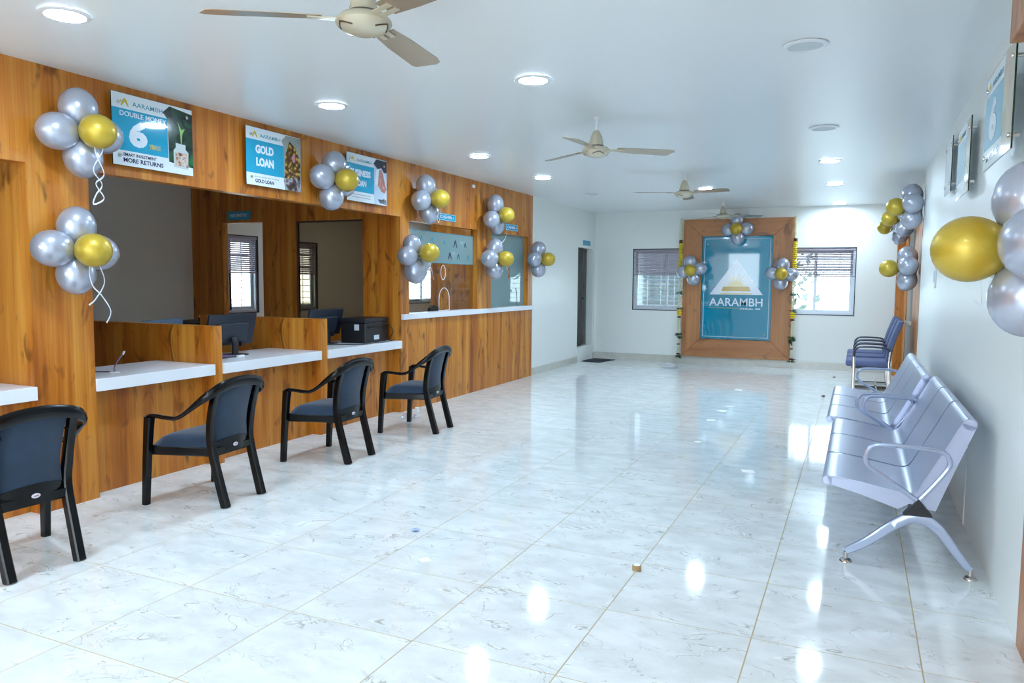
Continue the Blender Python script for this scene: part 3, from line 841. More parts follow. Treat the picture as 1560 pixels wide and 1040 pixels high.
def fan(x, y, zh, a0, label):
    """hub height zh, first blade heading a0 (degrees)"""
    t = thing('ceiling_fan', label, 'ceiling fan', (x, y, H), 0, 'three-bladed ceiling fans')
    d = zh - H
    obj('down_rod', lathe(B(), [(.012, 0), (.012, d + .12)], 12), TRIMW, t, True)
    obj('bell', lathe(B(), [(.012, d + .135), (.022, d + .128), (.042, d + .09), (.052, d + .045), (.056, d + .02)], 24), FANM, t, True)
    obj('canopy', lathe(B(), [(.022, 0), (.020, -.012), (.014, -.018)], 20), TRIMW, t, True)
    obj('trim_band', lathe(B(), [(.057, d + .022), (.057, d + .012)], 28), FANDK, t, True)
    mot = obj('motor', lathe(B(), [(.056, d + .014), (.088, d + .006), (.106, d - .012), (.108, d - .022), (.100, d - .034), (.080, d - .050), (.045, d - .062), (.012, d - .065)], 32), FANM, t, True)
    for k in range(3):                                    # brown curved inlay on the motor cover
        a = math.radians(a0 + 30 + k * 120)
        pts = [((.101 - .0045 * abs(s)) * math.cos(a + s * .13), (.101 - .0045 * abs(s)) * math.sin(a + s * .13), d - .034 - .0036 * abs(s)) for s in range(-4, 5)]
        obj('inlay', sweep(B(), pts, .004, .003), FANDK, mot, True)
    for k in range(3):
        a = math.radians(a0 + k * 120)
        M = Matrix.Rotation(a, 4, 'Z') @ Matrix.Translation((0, 0, d - .012))
        tilt = Matrix.Rotation(math.radians(-10), 4, 'X')
        bm = B()
        box(bm, .085, .21, -.028, -.006, -.003, .003, .001, 1, mtx=M @ tilt); box(bm, .085, .21, .006, .028, -.003, .003, .001, 1, mtx=M @ tilt)
        obj('blade_bracket', bm, FANM, t)
        bm = B()
        outline = [(.155, -.046), (.30, -.058), (.54, -.064), (.585, -.055), (.60, -.03), (.565, .055), (.54, .064), (.30, .056), (.155, .042)]
        prism(bm, [(p, q, 0.004 - (p - .15) * .03) for p, q in outline], (0, 0, .003))
        bmesh.ops.transform(bm, matrix=M @ tilt, verts=bm.verts[:])
        obj('blade', bm, FANB, t)
    return t
fan(-1.76, 2.45, 2.405, 96, 'champagne ceiling fan cut off by the top edge, nearest')
fan(-1.84, 5.5, 2.405, 30, 'champagne ceiling fan, second from the camera')
fan(-1.84, 8.65, 2.42, 96, 'champagne ceiling fan, third from the camera')
fan(-1.94, 12.0, 2.44, 21, 'small distant ceiling fan just above the logo frame')

# ------------------------------------------------------------------ balloons
def balloon_mesh(m, long=1.12):
    bm = B(); seg, rings = 24, 16; R = .108
    prof = []
    for i in range(rings + 1):
        th = PI * i / rings
        r = R * math.sin(th); z = R * long * math.cos(th)
        if z < 0: r *= (1 - .10 * (-z / (R * long)) ** 2); z *= 1.10
        prof.append((max(r, .004), z))
    prof += [(.004, -R * long * 1.10 - .006), (.011, -R * long * 1.10 - .016)]
    lathe(bm, prof, seg)
    for f in bm.faces: f.smooth = True
    me = bpy.data.meshes.new('balloon'); bm.to_mesh(me); bm.free(); me.materials.append(m); return me
MS, MG = balloon_mesh(SILVERB), balloon_mesh(GOLDB, 1.05)

def ribbon(parent, pts, w=.005):
    p = catmull(pts, 6)
    obj('ribbon', sweep(B(), p, w, .0008, up=(.6, .2, .1), seg=6), RIBBON, parent, True)

def cluster(pos, nrm, label, petals, gold=.19, grp='silver and gold balloon flowers', scale=1.0, rib=None, gdir=(0, 0)):
    """pos: knot on the wall, nrm: heading out of the wall (degrees); petals: list of (angle, outward lift, r)"""
    t = thing('balloon_cluster', label, 'balloons', pos, math.radians(nrm), grp)
    # local: +x out of the wall, y across, z up
    def put(me, d, dist, s, name, lab=None):
        d = Vector(d).normalized()
        o = bpy.data.objects.new(name, me)
        o.rotation_euler = d.to_track_quat('Z', 'Y').to_euler()
        o.location = d * dist; o.scale = (s, s, s); link(o, t)
        if lab: o['label'] = lab
    for a, lift, s in petals:
        a = math.radians(a)
        put(MS, (lift, math.cos(a), math.sin(a)), .142 * s * scale, s * scale, 'balloon')
    put(MG, (1, gdir[0], gdir[1]), gold * scale, .92 * scale, 'balloon', 'gold balloon')
    if rib: ribbon(t, rib)
    return t
P4 = lambda d=0, l=.12: [(90 + d, l, 1.0), (180 + d, l, 1.0), (270 + d, l, 1.0), (0 + d, l, 1.0)]
XB = XL + .128
cluster((XB, 3.045, 2.255), 0, 'balloon flower high on the first pillar beside the money poster', P4(4), .17,
        rib=[(.16, .0, -.02), (.18, -.03, -.12), (.17, .03, -.24), (.15, -.01, -.30), (.15, .04, -.38), (.15, -.03, -.42), (.15, -.01, -.36), (.15, .03, -.30), (.16, -.03, -.22), (.18, .02, -.10), (.16, .0, -.02)])
cluster((XB, 2.99, 1.565), 0, 'balloon flower lower on the first pillar, ribbons hanging to desk height', P4(-3), .17,
        rib=[(.16, -.02, .04), (.17, .02, -.06), (.16, .07, -.18), (.15, .02, -.28), (.14, -.02, -.32)])
ribbon(COL.objects['balloon_cluster.001'] if 'balloon_cluster.001' in COL.objects else None, [(.16, .02, .0), (.17, -.03, -.10), (.16, -.01, -.20), (.15, .06, -.27), (.14, .12, -.36), (.14, .09, -.43)])
cluster((XB, 5.40, 2.265), 0, 'balloon flower on the fascia between gold loan and business loan posters', P4(-8), .17)
cluster((XB, 7.0, 2.265), 0, 'balloon flower hiding the left end of the nearer cashier sign', [(105, .12, 1), (190, .15, 1), (285, .1, 1), (20, .0, .95)], .17,
        rib=[(.12, .05, -.02), (.14, .03, -.12), (.13, .01, -.2), (.12, .06, -.24), (.13, .09, -.1), (.12, .06, 0)])
cluster((XB, 6.74, 1.65), 0, 'balloon flower with forward gold balloon on the pillar left of the clear cash window', [(110, .1, .9), (180, .1, .95), (265, .2, 1.1), (-15, .1, 1)], .19, gdir=(.1, .2),
        rib=[(.14, .08, -.04), (.15, .12, -.14), (.14, .18, -.24)])
cluster((XB, 8.66, 2.23), 0, 'balloon flower between the two cashier signs', [(95, .12, 1), (205, .15, 1), (290, .1, .95), (30, .0, .9)], .17,
        rib=[(.12, .06, -.08), (.13, .10, -.2), (.12, .06, -.3), (.12, -.06, -.36)])
cluster((XB, 8.62, 1.68), 0, 'balloon flower on the post between the cash windows, below another', [(80, .12, 1), (180, .2, 1.05), (275, .12, 1)], .17, gdir=(.25, 0),
        rib=[(.12, .10, -.06), (.13, .18, -.14), (.12, .24, -.2)])
cluster((XB, 10.08, 1.715), 0, 'balloon flower at the far end of the wood screen by the white wall', P4(0), .17)
YW = YF - .075 - .125
cluster((-1.855, YW, 2.28), -90, 'balloon flower at the top centre of the logo frame', P4(3, .1), .15)
cluster((-2.575, YW - .06, 1.60), -90, 'balloon flower on the left side of the logo frame', P4(12, .1), .15)
cluster((-1.13, YW - .06, 1.545), -90, 'balloon flower on the right side of the logo frame', P4(-4, .1), .15)
cluster((.545, 9.5, 2.26), 180, 'upper balloon flower on the right wall, nearest of its bunch', P4(10, .3), .20)
cluster((.555, 11.0, 2.25), 180, 'middle balloon flower of the upper bunch on the right wall', P4(20, .3), .22,
        rib=[(.2, 0, 0), (.22, .03, -.06), (.2, -.02, -.12), (.22, .03, -.2)])
cluster((.555, 12.3, 2.22), 180, 'farthest balloon flower of the upper bunch on the right wall', P4(0, .3), .24)
cluster((.53, 9.75, 1.58), 180, 'lower balloon flower on the wooden post of the right cabin', P4(12, .2), .22)
cluster((.48, 2.66, 1.515), 180, 'very near balloon flower cut off by the right edge', P4(4, .15), .18,
        rib=[(.14, -.05, -.05), (.13, -.1, -.13), (.12, -.16, -.17), (.13, -.24, -.16)])

# ------------------------------------------------------------------ garlands
def garland(x, label):
    t = thing('flower_garland', label, 'garland', (x, YF - .125, .09), 0, 'flower garlands hanging beside the logo frame')
    obj('string', lathe(B(), [(.003, 0), (.003, 2.40)], 6), JASM, t)
    segs = [('white_blossoms', 2.39, 2.03, .024, JASM), ('maroon_blossoms', 2.02, 1.98, .035, MAROON), ('marigold_blossoms', 1.97, 1.46, .038, MARI),
            ('maroon_blossoms', 1.44, 1.41, .035, MAROON), ('white_blossoms', 1.39, 1.15, .025, JASM), ('leaf_sprig', 1.14, 1.10, .055, LEAF),
            ('white_blossoms', 1.08, .87, .024, JASM), ('leaf_sprig', .86, .84, .055, LEAF), ('marigold_blossoms', .82, .73, .042, MARI), ('maroon_blossoms', .71, .69, .036, MAROON),
            ('white_blossoms', .67, .43, .025, JASM), ('leaf_sprig', .42, .33, .055, LEAF), ('white_blossoms', .31, .26, .024, JASM), ('maroon_blossoms', .24, .22, .028, MAROON),
            ('white_blossoms', .20, .09, .024, JASM), ('maroon_blossoms', .07, .055, .035, MAROON), ('leaf_sprig', .04, .01, .055, LEAF)]
    for n, z1, z0, r, m in segs:
        bm = B(); z = z1
        while z > z0 - .001:
            jx, jy = random.uniform(-.004, .004), random.uniform(-.004, .004)
            if n == 'leaf_sprig':
                for q in range(5):
                    a = random.uniform(0, 2 * PI); d = Vector((math.cos(a), math.sin(a) * .6, random.uniform(-.5, .5)))
                    s = Vector((-d.y, d.x, .3)) * r * .4
                    c = Vector((jx, jy, z))
                    prism(bm, [c, c + d * r * .6 + s, c + d * r * 1.3, c + d * r * .6 - s], (0, 0, .002))
                z -= .015
            else:
                lathe(bm, [(r * .4, -r * .38), (r * .9, -r * .25), (r, 0), (r * .9, r * .25), (r * .4, r * .38)], 9, centre=(jx, jy, z))
                z -= r * .82
        obj(n, bm, m, t)
garland(-2.80, 'flower garland hanging down the left edge of the logo frame')
garland(-.955, 'flower garland hanging down the right edge of the logo frame')

# ------------------------------------------------------------------ black upholstered armchairs
def black_chair():
    """local: front towards -x, origin between the rear feet"""
    t = thing('armchair', '', 'chair')
    for s in (-1, 1):
        # rear leg runs up into the back upright
        pts = catmull([(.02, s * .165, 0), (-.03, s * .168, .18), (-.075, s * .170, .37), (-.072, s * .178, .50), (-.05, s * .182, .62), (-.015, s * .180, .735)], 4)
        n = len(pts)
        obj('rear_leg', sweep(B(), pts, [.023 - .003 * i / n for i in range(n)], [.026 - .006 * i / n for i in range(n)], up=(1, 0, 0), square=True), BLACKPL, t, True)
        pts = catmull([(-.485, s * .295, 0), (-.47, s * .293, .25), (-.455, s * .29, .45), (-.445, s * .288, .555)], 4)
        n = len(pts)
        obj('front_leg', sweep(B(), pts, [.020 + .006 * i / n for i in range(n)], [.020 + .008 * i / n for i in range(n)], up=(1, 0, 0), square=True), BLACKPL, t, True)
    half = [(-.462, .289, .53), (-.448, .289, .558), (-.40, .289, .563), (-.30, .288, .557), (-.235, .284, .560), (-.175, .276, .592), (-.10, .262, .650), (-.03, .245, .700), (.008, .185, .742), (.015, .09, .764), (.017, 0, .770)]
    pts = [(a, -b, c) for a, b, c in half] + [(a, b, c) for a, b, c in half[-2::-1]]
    P = catmull(pts, 3); n = len(P)
    W = []; Hh = []
    for p in P:
        k = max(0.0, min(1.0, (p.z - .60) / .15)); W.append(.021 - .005 * k); Hh.append(.013 + .020 * k)
    obj('arm_and_top_rail', sweep(B(), P, W, Hh, up=(0, 0, 1), seg=10), BLACKPL, t, True)
    # seat frame
    sf = [(-.465, -.278), (-.465, .278), (-.05, .178), (-.05, -.178)]
    bm = prism(B(), [(a, b, .312) for a, b in sf], (0, 0, .058)); 
    bmesh.ops.bevel(bm, geom=bm.edges[:], offset=.008, segments=2, affect='EDGES')
    obj('seat_frame', bm, BLACKPL, t, True)
    # cushion: domed grid
    bm = B(); nu, nv = 12, 12; top = []; bot = []
    for i in range(nu + 1):
        u = i / nu; rowt = []; rowb = []
        for j in range(nv + 1):
            v = j / nv * 2 - 1
            hw = .272 - .096 * u
            rc = 1 - .10 * abs(v) ** 6
            x = -.462 + .395 * u; x = -.26 + (x + .26) * (1 - .06 * abs(v) ** 5)
            e = max(0.0, (1 - abs(2 * u - 1) ** 5)) ** .5 * max(0.0, (1 - abs(v) ** 5)) ** .5
            rowt.append(bm.verts.new((x, v * hw * (1 - .05 * abs(2 * u - 1) ** 6), .374 + .068 * e)))
            rowb.append(bm.verts.new((x, v * hw * (1 - .05 * abs(2 * u - 1) ** 6), .368)))
        top.append(rowt); bot.append(rowb)
    for i in range(nu):
        for j in range(nv):
            bm.faces.new((top[i][j], top[i + 1][j], top[i + 1][j + 1], top[i][j + 1]))
            bm.faces.new((bot[i][j], bot[i][j + 1], bot[i + 1][j + 1], bot[i + 1][j]))
    for i in range(nu):
        bm.faces.new((top[i][0], bot[i][0], bot[i + 1][0], top[i + 1][0])); bm.faces.new((top[i][nv], top[i + 1][nv], bot[i + 1][nv], bot[i][nv]))
    for j in range(nv):
        bm.faces.new((top[0][j], top[0][j + 1], bot[0][j + 1], bot[0][j])); bm.faces.new((top[nu][j], bot[nu][j], bot[nu][j + 1], top[nu][j + 1]))
    obj('seat', bm, VELVET, t, True)
    # back panel, curved sheet
    def sheet(z0, z1, hw0, hw1, thick, dx, name, m):
        bm = B(); A = []; Bk = []
        for i in range(9):
            u = i / 8; z = z0 + (z1 - z0) * u
            zz = z; x = -.07 + .06 * max(0, (z - .48) / .28) ** 1.3
            ra, rb = [], []
            for j in range(11):
                v = j / 10 * 2 - 1; hw = hw0 + (hw1 - hw0) * u - .012 * math.sin(PI * u)
                cv = .028 * (1 - v * v)
                zt = z + (.028 * (1 - v * v) * u)
                ra.append(bm.verts.new((x + dx + cv, v * hw, zt))); rb.append(bm.verts.new((x + dx + cv - thick, v * hw, zt)))
            A.append(ra); Bk.append(rb)
        for i in range(8):
            for j in range(10):
                bm.faces.new((A[i][j], A[i][j + 1], A[i + 1][j + 1], A[i + 1][j])); bm.faces.new((Bk[i][j], Bk[i + 1][j], Bk[i + 1][j + 1], Bk[i][j + 1]))
            bm.faces.new((A[i][0], A[i + 1][0], Bk[i + 1][0], Bk[i][0])); bm.faces.new((A[i][10], Bk[i][10], Bk[i + 1][10], A[i + 1][10]))
        for j in range(10):
            bm.faces.new((A[0][j], Bk[0][j], Bk[0][j + 1], A[0][j + 1])); bm.faces.new((A[8][j], A[8][j + 1], Bk[8][j + 1], Bk[8][j]))
        return obj(name, bm, m, t, True)
    sheet(.385, .738, .150, .158, .03, -.004, 'backrest', VELVET)
    sheet(.332, .392, .165, .165, .022, 0, 'back_rail', BLACKPL)
    for s in (-1, 1):
        obj('back_link', sweep(B(), [(-.03, s * .15, .665), (-.035, s * .182, .668)], .010, .008), BLACKPL, t, True)
    bd = obj('badge', lathe(B(), [(.021, 0), (.021, .003), (.018, .004)], 16), LABELP, t, True, loc=(-.041, 0, .362), rot=(0, PI / 2, 0))
    bd.scale = (.55, 1, 1)
    obj('badge_print', box(B(), -.004, .004, -.012, .012, .004, .0045), REDINK, bd)
    return t
ch = black_chair()
CG = 'black armchairs in front of the teller counters'
spots = [(-3.505, 2.255, -3, 'black armchair with blue velvet seat, cut off by the left edge'),
         (-3.515, 3.545, 4, 'black armchair with blue velvet seat before the counter with the bent cable'),
         (-3.515, 4.775, 3, 'black armchair with blue velvet seat before the nearer monitor counter'),
         (-3.50, 6.05, 6, 'black armchair with blue velvet seat nearest the main wooden pillar')]
for i, (x, y, a, lab) in enumerate(spots):
    o = ch if i == 0 else copy_tree(ch)
    o.location = (x, y, 0); o.rotation_euler = (0, 0, math.radians(a)); tag(o, lab, 'chair', CG)

# ------------------------------------------------------------------ three-seat steel benches
def bench():
    """local: origin on the floor at the wall side near end; seat faces -x; length along +y; coordinates as in the hall"""
    t = thing('waiting_bench', '', 'bench')
    L_ = 1.78; n = 3; gap = .030; sw = (L_ - gap * 2) / 3
    cl = []
    for a in (-40, -80, -120, -160, -200, -240, -265): cl.append((-.105 + .023 * math.cos(math.radians(a)), .408 + .023 * math.sin(math.radians(a))))
    cl += [(-.06, .430), (.05, .417), (.16, .398), (.235, .386), (.272, .386), (.298, .398), (.315, .425), (.36, .515), (.42, .635), (.462, .722), (.478, .752)]
    for a in (150, 110, 70, 30, -10, -50, -90): cl.append((.508 + .028 * math.cos(math.radians(a)), .748 + .028 * math.sin(math.radians(a))))
    def shell(y0, y1):
        bm = B(); k = len(cl); up, dn = [], []
        for i, p in enumerate(cl):
            a = cl[max(i - 1, 0)]; b = cl[min(i + 1, k - 1)]
            dx, dz = b[0] - a[0], b[1] - a[1]; l = math.hypot(dx, dz); nx, nz = -dz / l * .0022, dx / l * .0022
            up.append((p[0] + nx, p[1] + nz)); dn.append((p[0] - nx, p[1] - nz))
        loop = up + dn[::-1]
        v0 = [bm.verts.new((a, y0, b)) for a, b in loop]; v1 = [bm.verts.new((a, y1, b)) for a, b in loop]
        m = len(loop)
        for i in range(m): bm.faces.new((v0[i], v0[(i + 1) % m], v1[(i + 1) % m], v1[i]))
        for i in range(k - 1):
            bm.faces.new((v0[i], v0[i + 1], v0[m - 2 - i], v0[m - 1 - i])); bm.faces.new((v1[i], v1[m - 1 - i], v1[m - 2 - i], v1[i + 1]))
        # end flanges
        for yy in (y0, y1 - .003):
            prism(bm, [(-.105, yy, .428), (.05, yy, .415), (.235, yy, .384), (.29, yy, .392), (.27, yy, .335), (.222, yy, .302), (.06, yy, .352), (-.085, yy, .388)], (0, .003, 0))
            prism(bm, [(.29, yy, .392), (.315, yy, .425), (.36, yy, .515), (.478, yy, .752), (.535, yy, .735), (.46, yy, .53), (.384, yy, .312), (.335, yy, .318), (.27, yy, .335)], (0, .003, 0))
            for cx, cz, r in ((-.105, .408, .0235), (.508, .748, .029)):
                prism(bm, [(cx + r * math.cos(q * PI / 8), yy, cz + r * math.sin(q * PI / 8)) for q in range(16)], (0, .003, 0))
        return bm
    for i in range(3):
        y0 = i * (sw + gap)
        s = obj('seat_shell', shell(y0, y0 + sw), SILVER, t, True)
    # beam and end frames
    obj('beam', box(B(), .275, .335, .02, L_ - .02, .272, .312, .004), BLACK, t)
    for yy in (.03, L_ - .03):
        arm = [(.305, .355), (.20, .428), (.10, .492), (.072, .522), (.070, .562), (.095, .604), (.14, .615), (.25, .618), (.365, .612), (.412, .596), (.432, .560), (.422, .520), (.37, .44), (.315, .365)]
        ya = -.008 if yy < 1 else L_ - .028
        obj('armrest', sweep(B(), catmull([(a, ya, b) for a, b in arm], 4, closed=True), .0115, .0115, up=(0, 1, 0), seg=8, closed=True), ALU, t, True)
        yb = yy - .045 if yy < 1 else yy + .005
        obj('bracket', prism(B(), [(.308, yb - .006, .368), (.244, yb - .006, .280), (.372, yb - .006, .284)], (0, .05, 0)), BLACK, t)
        for pts in ([(.318, .27), (.27, .262), (.20, .215), (.10, .125), (.03, .075), (-.003, .055)], [(.30, .27), (.35, .262), (.41, .215), (.47, .135), (.515, .075), (.543, .05)]):
            Pp = catmull([(a, yb + .02, b) for a, b in pts], 4); k = len(Pp)
            leg = obj('leg', sweep(B(), Pp, [.022 - .006 * i / k for i in range(k)], [.028 - .013 * i / k for i in range(k)], up=(0, 0, 1), square=True), ALU, t, True)
            fx = Pp[-1].x
            obj('foot', lathe(B(), [(.030, 0), (.030, .004), (.024, .012), (.011, .017), (.011, .05)], 18, centre=(fx, yb + .02, 0)), CHROME, leg, True)
    return t
b1 = bench()
b1.location = (0, 4.09, 0); tag(b1, 'silver steel three-seat bench, nearer, against the right wall', 'bench', 'silver waiting benches')
b2 = copy_tree(b1); b2.location = (-.045, 5.955, 0); tag(b2, 'silver steel three-seat bench, farther, beside the visitor chairs', 'bench', 'silver waiting benches')

# ------------------------------------------------------------------ blue visitor chairs
def visitor():
    """front towards -x, origin on the floor under the middle"""
    t = thing('visitor_chair', '', 'chair')
    bm = box(B(), -.27, .22, -.235, .235, .40, .475, .028, 4); obj('seat', bm, VISIT, t, True)
    def back(dx, m, name, w, t0, t1):
        bm = B(); A = [(.185, .44), (.205, .50), (.215, .60), (.25, .74), (.29, .86), (.325, .955)]
        P = catmull([(a, 0, b) for a, b in A], 3)
        r0 = []; 
        for yy in (-w, w):
            r0.append([(bm.verts.new((p.x + t0, yy, p.z)), bm.verts.new((p.x + t1, yy, p.z))) for p in P])
        for i in range(len(P) - 1):
            a, b = r0
            bm.faces.new((a[i][0], b[i][0], b[i + 1][0], a[i + 1][0])); bm.faces.new((a[i][1], a[i + 1][1], b[i + 1][1], b[i][1]))
            bm.faces.new((a[i][0], a[i + 1][0], a[i + 1][1], a[i][1])); bm.faces.new((b[i][0], b[i][1], b[i + 1][1], b[i + 1][0]))
        bm.faces.new((r0[0][0][0], r0[0][0][1], r0[1][0][1], r0[1][0][0])); bm.faces.new((r0[0][-1][0], r0[1][-1][0], r0[1][-1][1], r0[0][-1][1]))
        return obj(name, bm, m, t, True)
    back(0, VISIT, 'backrest', .225, -.03, .01)
    back(0, DARKMET, 'back_shell', .235, .011, .022)
    for s in (-1, 1):
        y = s * .265
        obj('front_leg', sweep(B(), [(-.17, y, 0.012), (-.175, y, .30), (-.18, y, .53)], .009, .018, up=(1, 0, 0), square=True), CHROME, t, True)
        obj('armrest', sweep(B(), catmull([(-.18, y, .52), (-.175, y, .585), (-.14, y, .632), (-.08, y, .645), (.06, y, .645), (.16, y, .635), (.21, y, .60)], 4), .018, .012), DARKMET, t, True)
        obj('floor_runner', sweep(B(), [(-.17, y, .012), (.24, y, .012)], .014, .010), CHROME, t, True)
        obj('rear_strut', sweep(B(), [(.21, y, .60), (.20, y, .45), (.235, y, .02)], .008, .012, up=(1, 0, 0)), CHROME, t, True)
    obj('cross_bar', sweep(B(), [(.10, -.265, .03), (.10, .265, .03)], .010), CHROME, t, True)
    obj('under_frame', box(B(), -.20, .18, -.20, .20, .375, .40), BLACK, t)
    obj('rear_bar', sweep(B(), [(.23, -.265, .08), (.23, .265, .08)], .010), CHROME, t, True)
    return t
v = visitor()
for i, (y, dx, lab) in enumerate(((10.22, 0, 'slate-blue visitor chair nearest the steel bench, in a row'), (10.86, .0, 'slate-blue visitor chair, middle one of the row by the cabin'), (11.5, .0, 'slate-blue visitor chair farthest in the row by the cabin'))):
    o = v if i == 0 else copy_tree(v)
    o.location = (.165 + dx, y, 0); tag(o, lab, 'chair', 'visitor chairs beyond the benches')

# ------------------------------------------------------------------ monitors, printer and small items on the counters
def monitor(x, y, rz, label, zt=.766):
    t = thing('computer_monitor', label, 'monitor', (x, y, zt), rz, 'monitors on the teller counters')
    # local: back faces +x, screen faces -x
    M = Matrix.Translation((0, 0, .185)) @ Matrix.Rotation(math.radians(13), 4, 'Y')
    bm = box(B(), -.012, .010, -.26, .26, -.10, .165, .004, mtx=M)
    box(bm, .008, .026, -.17, .17, -.08, .09, .008, mtx=M)
    obj('housing', bm, SCREENBACK, t)
    obj('screen', box(B(), -.0128, -.0120, -.25, .25, -.09, .155, mtx=M), BLACK, t)
    obj('stand', sweep(B(), [(.03, 0, .15), (.05, 0, .10), (.045, 0, .0)], .028, .012, up=(1, 0, 0), square=True), BLACK, t, True)
    obj('base', box(B(), -.07, .09, -.11, .11, 0, .010, .003), BLACK, t)
    obj('plug', box(B(), .02, .05, .07, .10, .075, .115, .003), BLACK, t)
    return t
monitor(-4.745, 4.70, .0, 'dark monitor seen from behind on the nearer counter')
monitor(-4.80, 5.98, .0, 'dark monitor seen from behind beside the printer')
t = thing('laser_printer', 'black printer with white labels on the counter by the main pillar', 'printer', (-4.62, 6.40, .766), math.radians(4))
obj('body', box(B(), -.14, .15, -.22, .22, 0, .205, .010), BLACK, t)
obj('scanner_lid', box(B(), -.15, .155, -.225, .225, .206, .250, .010), BLACK, t)
obj('output_tray', box(B(), .05, .165, -.18, .18, .150, .168, .004), BLACKPL, t)
obj('label_sticker', box(B(), .1502, .1512, -.06, .04, .03, .075), LABELP, t)
obj('label_sticker', box(B(), .02, .075, -.2212, -.2202, .13, .19), LABELP, t)
for k, (pts, lab) in enumerate(([[(-4.72, 5.80, .775), (-4.60, 5.95, .771), (-4.43, 6.05, .771), (-4.39, 6.18, .771), (-4.43, 6.30, .771), (-4.385, 6.42, .771), (-4.42, 6.55, .771), (-4.41, 6.65, .775)], 'black cable looping in front of the printer'],
                          [[(-4.56, 6.645, .90), (-4.50, 6.665, .93), (-4.45, 6.67, .86), (-4.5, 6.66, .772)], 'black power cord at the right of the printer'])):
    o = obj('power_cable', sweep(B(), catmull(pts, 6), .004, seg=6), WIRE, smooth=True); tag(o, lab, 'cable')
# bent cable
t = thing('loose_cable', 'purple cable standing up from a grommet on the near counter', 'cable', (-4.56, 3.47, .766))
obj('grommet', lathe(B(), [(.035, 0), (.035, .004), (.02, .008)], 18), TRIMW, t, True)
obj('lead', sweep(B(), catmull([(-.30, -.12, .004), (-.18, -.08, .004), (-.07, -.02, .004), (0, 0, .006), (.0, .0, .03), (-.01, .04, .08), (-.02, .085, .115)], 6), .0045, seg=6), CABLE, t, True)
obj('connector', sweep(B(), [(-.02, .085, .113), (-.022, .098, .135)], .008, .006), TRIMW, t, True)
t = thing('cable_bundle', 'purple and white cable bundle left of the nearer monitor stand', 'cable', (-4.62, 4.50, .766))
for q in range(3):
    obj('lead', sweep(B(), catmull([(.02 * q, -.14, .006 + .007 * q), (.05, -.05, .012 + .008 * q), (.01, .05, .006 + .006 * q), (.05 - .02 * q, .14, .006)], 5), .006, seg=6), CABLE if q else WIRE, t, True)
obj('plug', box(B(), .03, .06, .10, .17, 0, .018, .004), TRIMW, t)
# cash desk inside: monitor wedge
t = thing('cash_monitor', 'small dark screen behind the arched opening of the cash glass', 'monitor', (-4.60, 7.80, .98))
obj('housing', prism(B(), [(0, -.14, 0), (0, .14, 0), (0, .10, .10), (0, -.04, .13), (0, -.10, .09)], (-.04, 0, 0)), BLACK, t)
obj('foot', box(B(), -.06, .02, -.06, .06, -.02, 0), BLACK, t)
o = obj('cash_desk', box(B(), -5.1, XL - T, 6.80, 10.1, .90, .96), WHITE); tag(o, 'pale desk top behind the cash counter glass', 'desk')
# office chair behind the first partition, cabinet with a bottle
t = thing('office_chair', 'pale blue chair back just above the first partition', 'chair', (-5.9, 5.0, 0), .2)
obj('backrest', box(B(), -.04, .04, -.27, .27, .62, 1.02, .03, 3), BLUECH, t, True)
obj('seat', box(B(), -.52, -.04, -.25, .25, .42, .50, .03, 3), BLUECH, t, True)
obj('spine', sweep(B(), [(.02, 0, .70), (.03, 0, .45), (-.25, 0, .40)], .02), BLACK, t, True)
obj('column', lathe(B(), [(.025, .08), (.025, .42)], 12, centre=(-.28, 0, 0)), BLACK, t, True)
for q in range(5):
    a = q * 2 * PI / 5; obj('leg', sweep(B(), [(-.28, 0, .10), (-.28 + .28 * math.cos(a), .28 * math.sin(a), .02)], .018), BLACK, t, True)
o = obj('side_cabinet', box(B(), -.28, .28, -.25, .25, 0, .97, .004), BLACK, loc=(-6.15, 5.62, 0)); tag(o, 'dark cabinet just visible behind the low partitions', 'cabinet')
t = thing('ink_bottle', 'small dark bottle with white cap behind the nearer monitor', 'bottle', (-6.03, 5.58, .971))
obj('body', lathe(B(), [(.022, 0), (.024, .03), (.018, .04)], 14), BLACK, t, True); obj('cap', lathe(B(), [(.014, .04), (.014, .065)], 14), TRIMW, t, True)

# ------------------------------------------------------------------ things on the floor
o = obj('door_mat', box(B(), -.205, .205, -.29, .29, 0, .008, .003), MATM, loc=(-4.17, 12.70, 0), rot=(0, 0, math.radians(-12)))
tag(o, 'navy door mat on the floor before the dark doorway', 'mat')
t = thing('tape_roll', 'small brown roll of tape standing alone on the floor', 'tape', (-.93, 3.51, 0))
obj('roll', lathe(B(), [(.020, 0), (.022, .002), (.022, .024), (.020, .026)], 20), CARD, t, True)
obj('core', lathe(B(), [(.017, .0262), (.017, .0272)], 18), PAPER, t, True)
def crumple(name, loc, r, m, label, cat, seed, sq=.4):
    random.seed(seed); bm = B()
    bmesh.ops.create_icosphere(bm, subdivisions=2, radius=r)
    for v_ in bm.verts:
        v_.co *= random.uniform(.6, 1.25); v_.co.z = v_.co.z * sq
    zm = min(v_.co.z for v_ in bm.verts)
    for v_ in bm.verts: v_.co.z -= zm
    o = obj(name, bm, m, loc=loc); tag(o, label, cat); return o
crumple('paper_scrap', (-2.206, 3.522, 0), .022, mat('bluish_foil', (170, 190, 225), rough=.25), 'crumpled bluish wrapper on the bare floor, left of the tape roll', 'wrapper', 4)
crumple('plastic_wrap', (-4.10, 6.42, 0), .085, PLASTIC, 'crumpled clear plastic on the floor behind the farthest armchair', 'plastic', 5, .3)
crumple('plastic_wrap', (-2.76, 12.2, 0), .15, PLASTIC, 'crumpled clear plastic on the floor near the far left window', 'plastic', 6, .25)
t = thing('plastic_cup', 'small white cup on the floor by the main wooden pillar', 'cup', (-4.22, 6.78, 0))
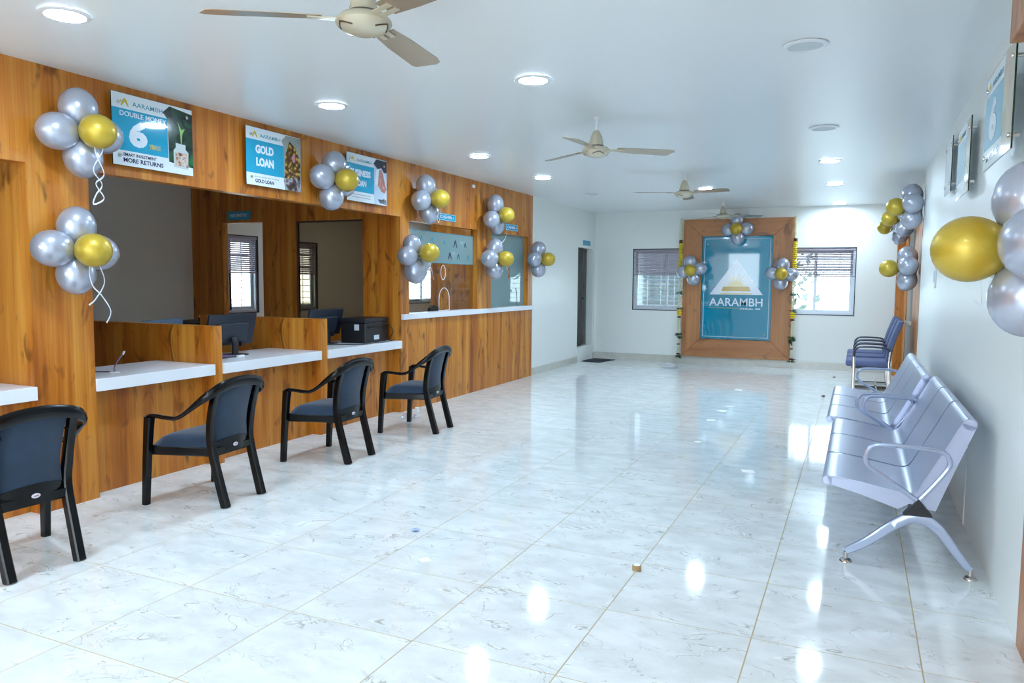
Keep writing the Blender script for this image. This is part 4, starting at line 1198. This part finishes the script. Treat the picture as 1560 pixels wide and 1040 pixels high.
obj('cup', lathe(B(), [(.018, 0), (.022, .05), (.021, .05), (.017, .003)], 14), TRIMW, t, True)
obj('rim', lathe(B(), [(.0225, .049), (.0235, .0515), (.0225, .053)], 14), TRIMW, t, True)
crumple('dried_petal', (-.342, 10.02, 0), .022, MAROON, 'dark dried petal on the floor, nearer of two left of the benches', 'petal', 8)
crumple('dried_petal', (-.272, 12.13, 0), .022, MAROON, 'dark dried petal on the floor, farther of two toward the window', 'petal', 9)
sc = [((-1.372, 10.11), 'white paper scrap farthest away on the polished floor'), ((-1.278, 8.714), 'white paper scrap, second farthest on the floor'), ((-1.302, 8.363), 'small white paper scrap, third farthest on the floor'),
      ((-1.314, 7.748), 'white paper scrap, fourth farthest on the floor'), ((-1.233, 6.633), 'tiny white paper scrap, left and fifth farthest on the floor'), ((-.691, 5.754), 'white paper scrap nearest, left of the nearer bench'), ((-1.93, 3.17), 'pale scrap on the floor nearer than the bluish wrapper')]
for i, ((x, y), lab) in enumerate(sc):
    s = .05 if i not in (4, 6) else .03
    o = obj('paper_scrap', prism(B(), [(-s, -s * .8, .001), (s * .9, -s, .001), (s, s * .7, .001), (-s * .8, s, .001)], (0, 0, .0015)), PAPER, loc=(x, y, 0), rot=(0, 0, i * .7))
    tag(o, lab, 'paper scrap', 'white scraps on the polished floor')

# ------------------------------------------------------------------ outside
struct('ground', box(B(), -40, 40, -40, 60, -.5, -.4), GRASS)
t = thing('neighbour_house', 'grey house with louvres seen through the far left window', 'house', (-5.6, 17.6, -.4))
obj('wall', box(B(), -3.0, 2.02, 0, 3, 0, 5), HOUSE, t)
for i in range(22): obj('louvre', box(B(), .95, 1.95, -.06, 0, 1.2 + i * .1, 1.25 + i * .1), HOUSED, t)
t = thing('garden_tree', 'leafy tree seen through the far right window', 'tree', (-1.9, 18.6, -.4))
obj('trunk', sweep(B(), catmull([(0, 0, 0), (.05, 0, 1), (-.03, .05, 2.2)], 4), .12), BARK, t, True)
random.seed(11); bm = B()
for i in range(900):
    a, b, c = random.gauss(0, .42), random.gauss(0, .5), random.uniform(.8, 3.6)
    d = Vector((random.uniform(-1, 1), random.uniform(-1, 1), random.uniform(-1, 1))).normalized() * .13
    s = d.cross(Vector((random.random(), .3, random.random()))).normalized() * .06
    p = Vector((a, b, c)); prism(bm, [p - d, p + s, p + d, p - s], (0, .003, 0))
o = obj('foliage', bm, CANOPY, t); o['kind'] = 'stuff'
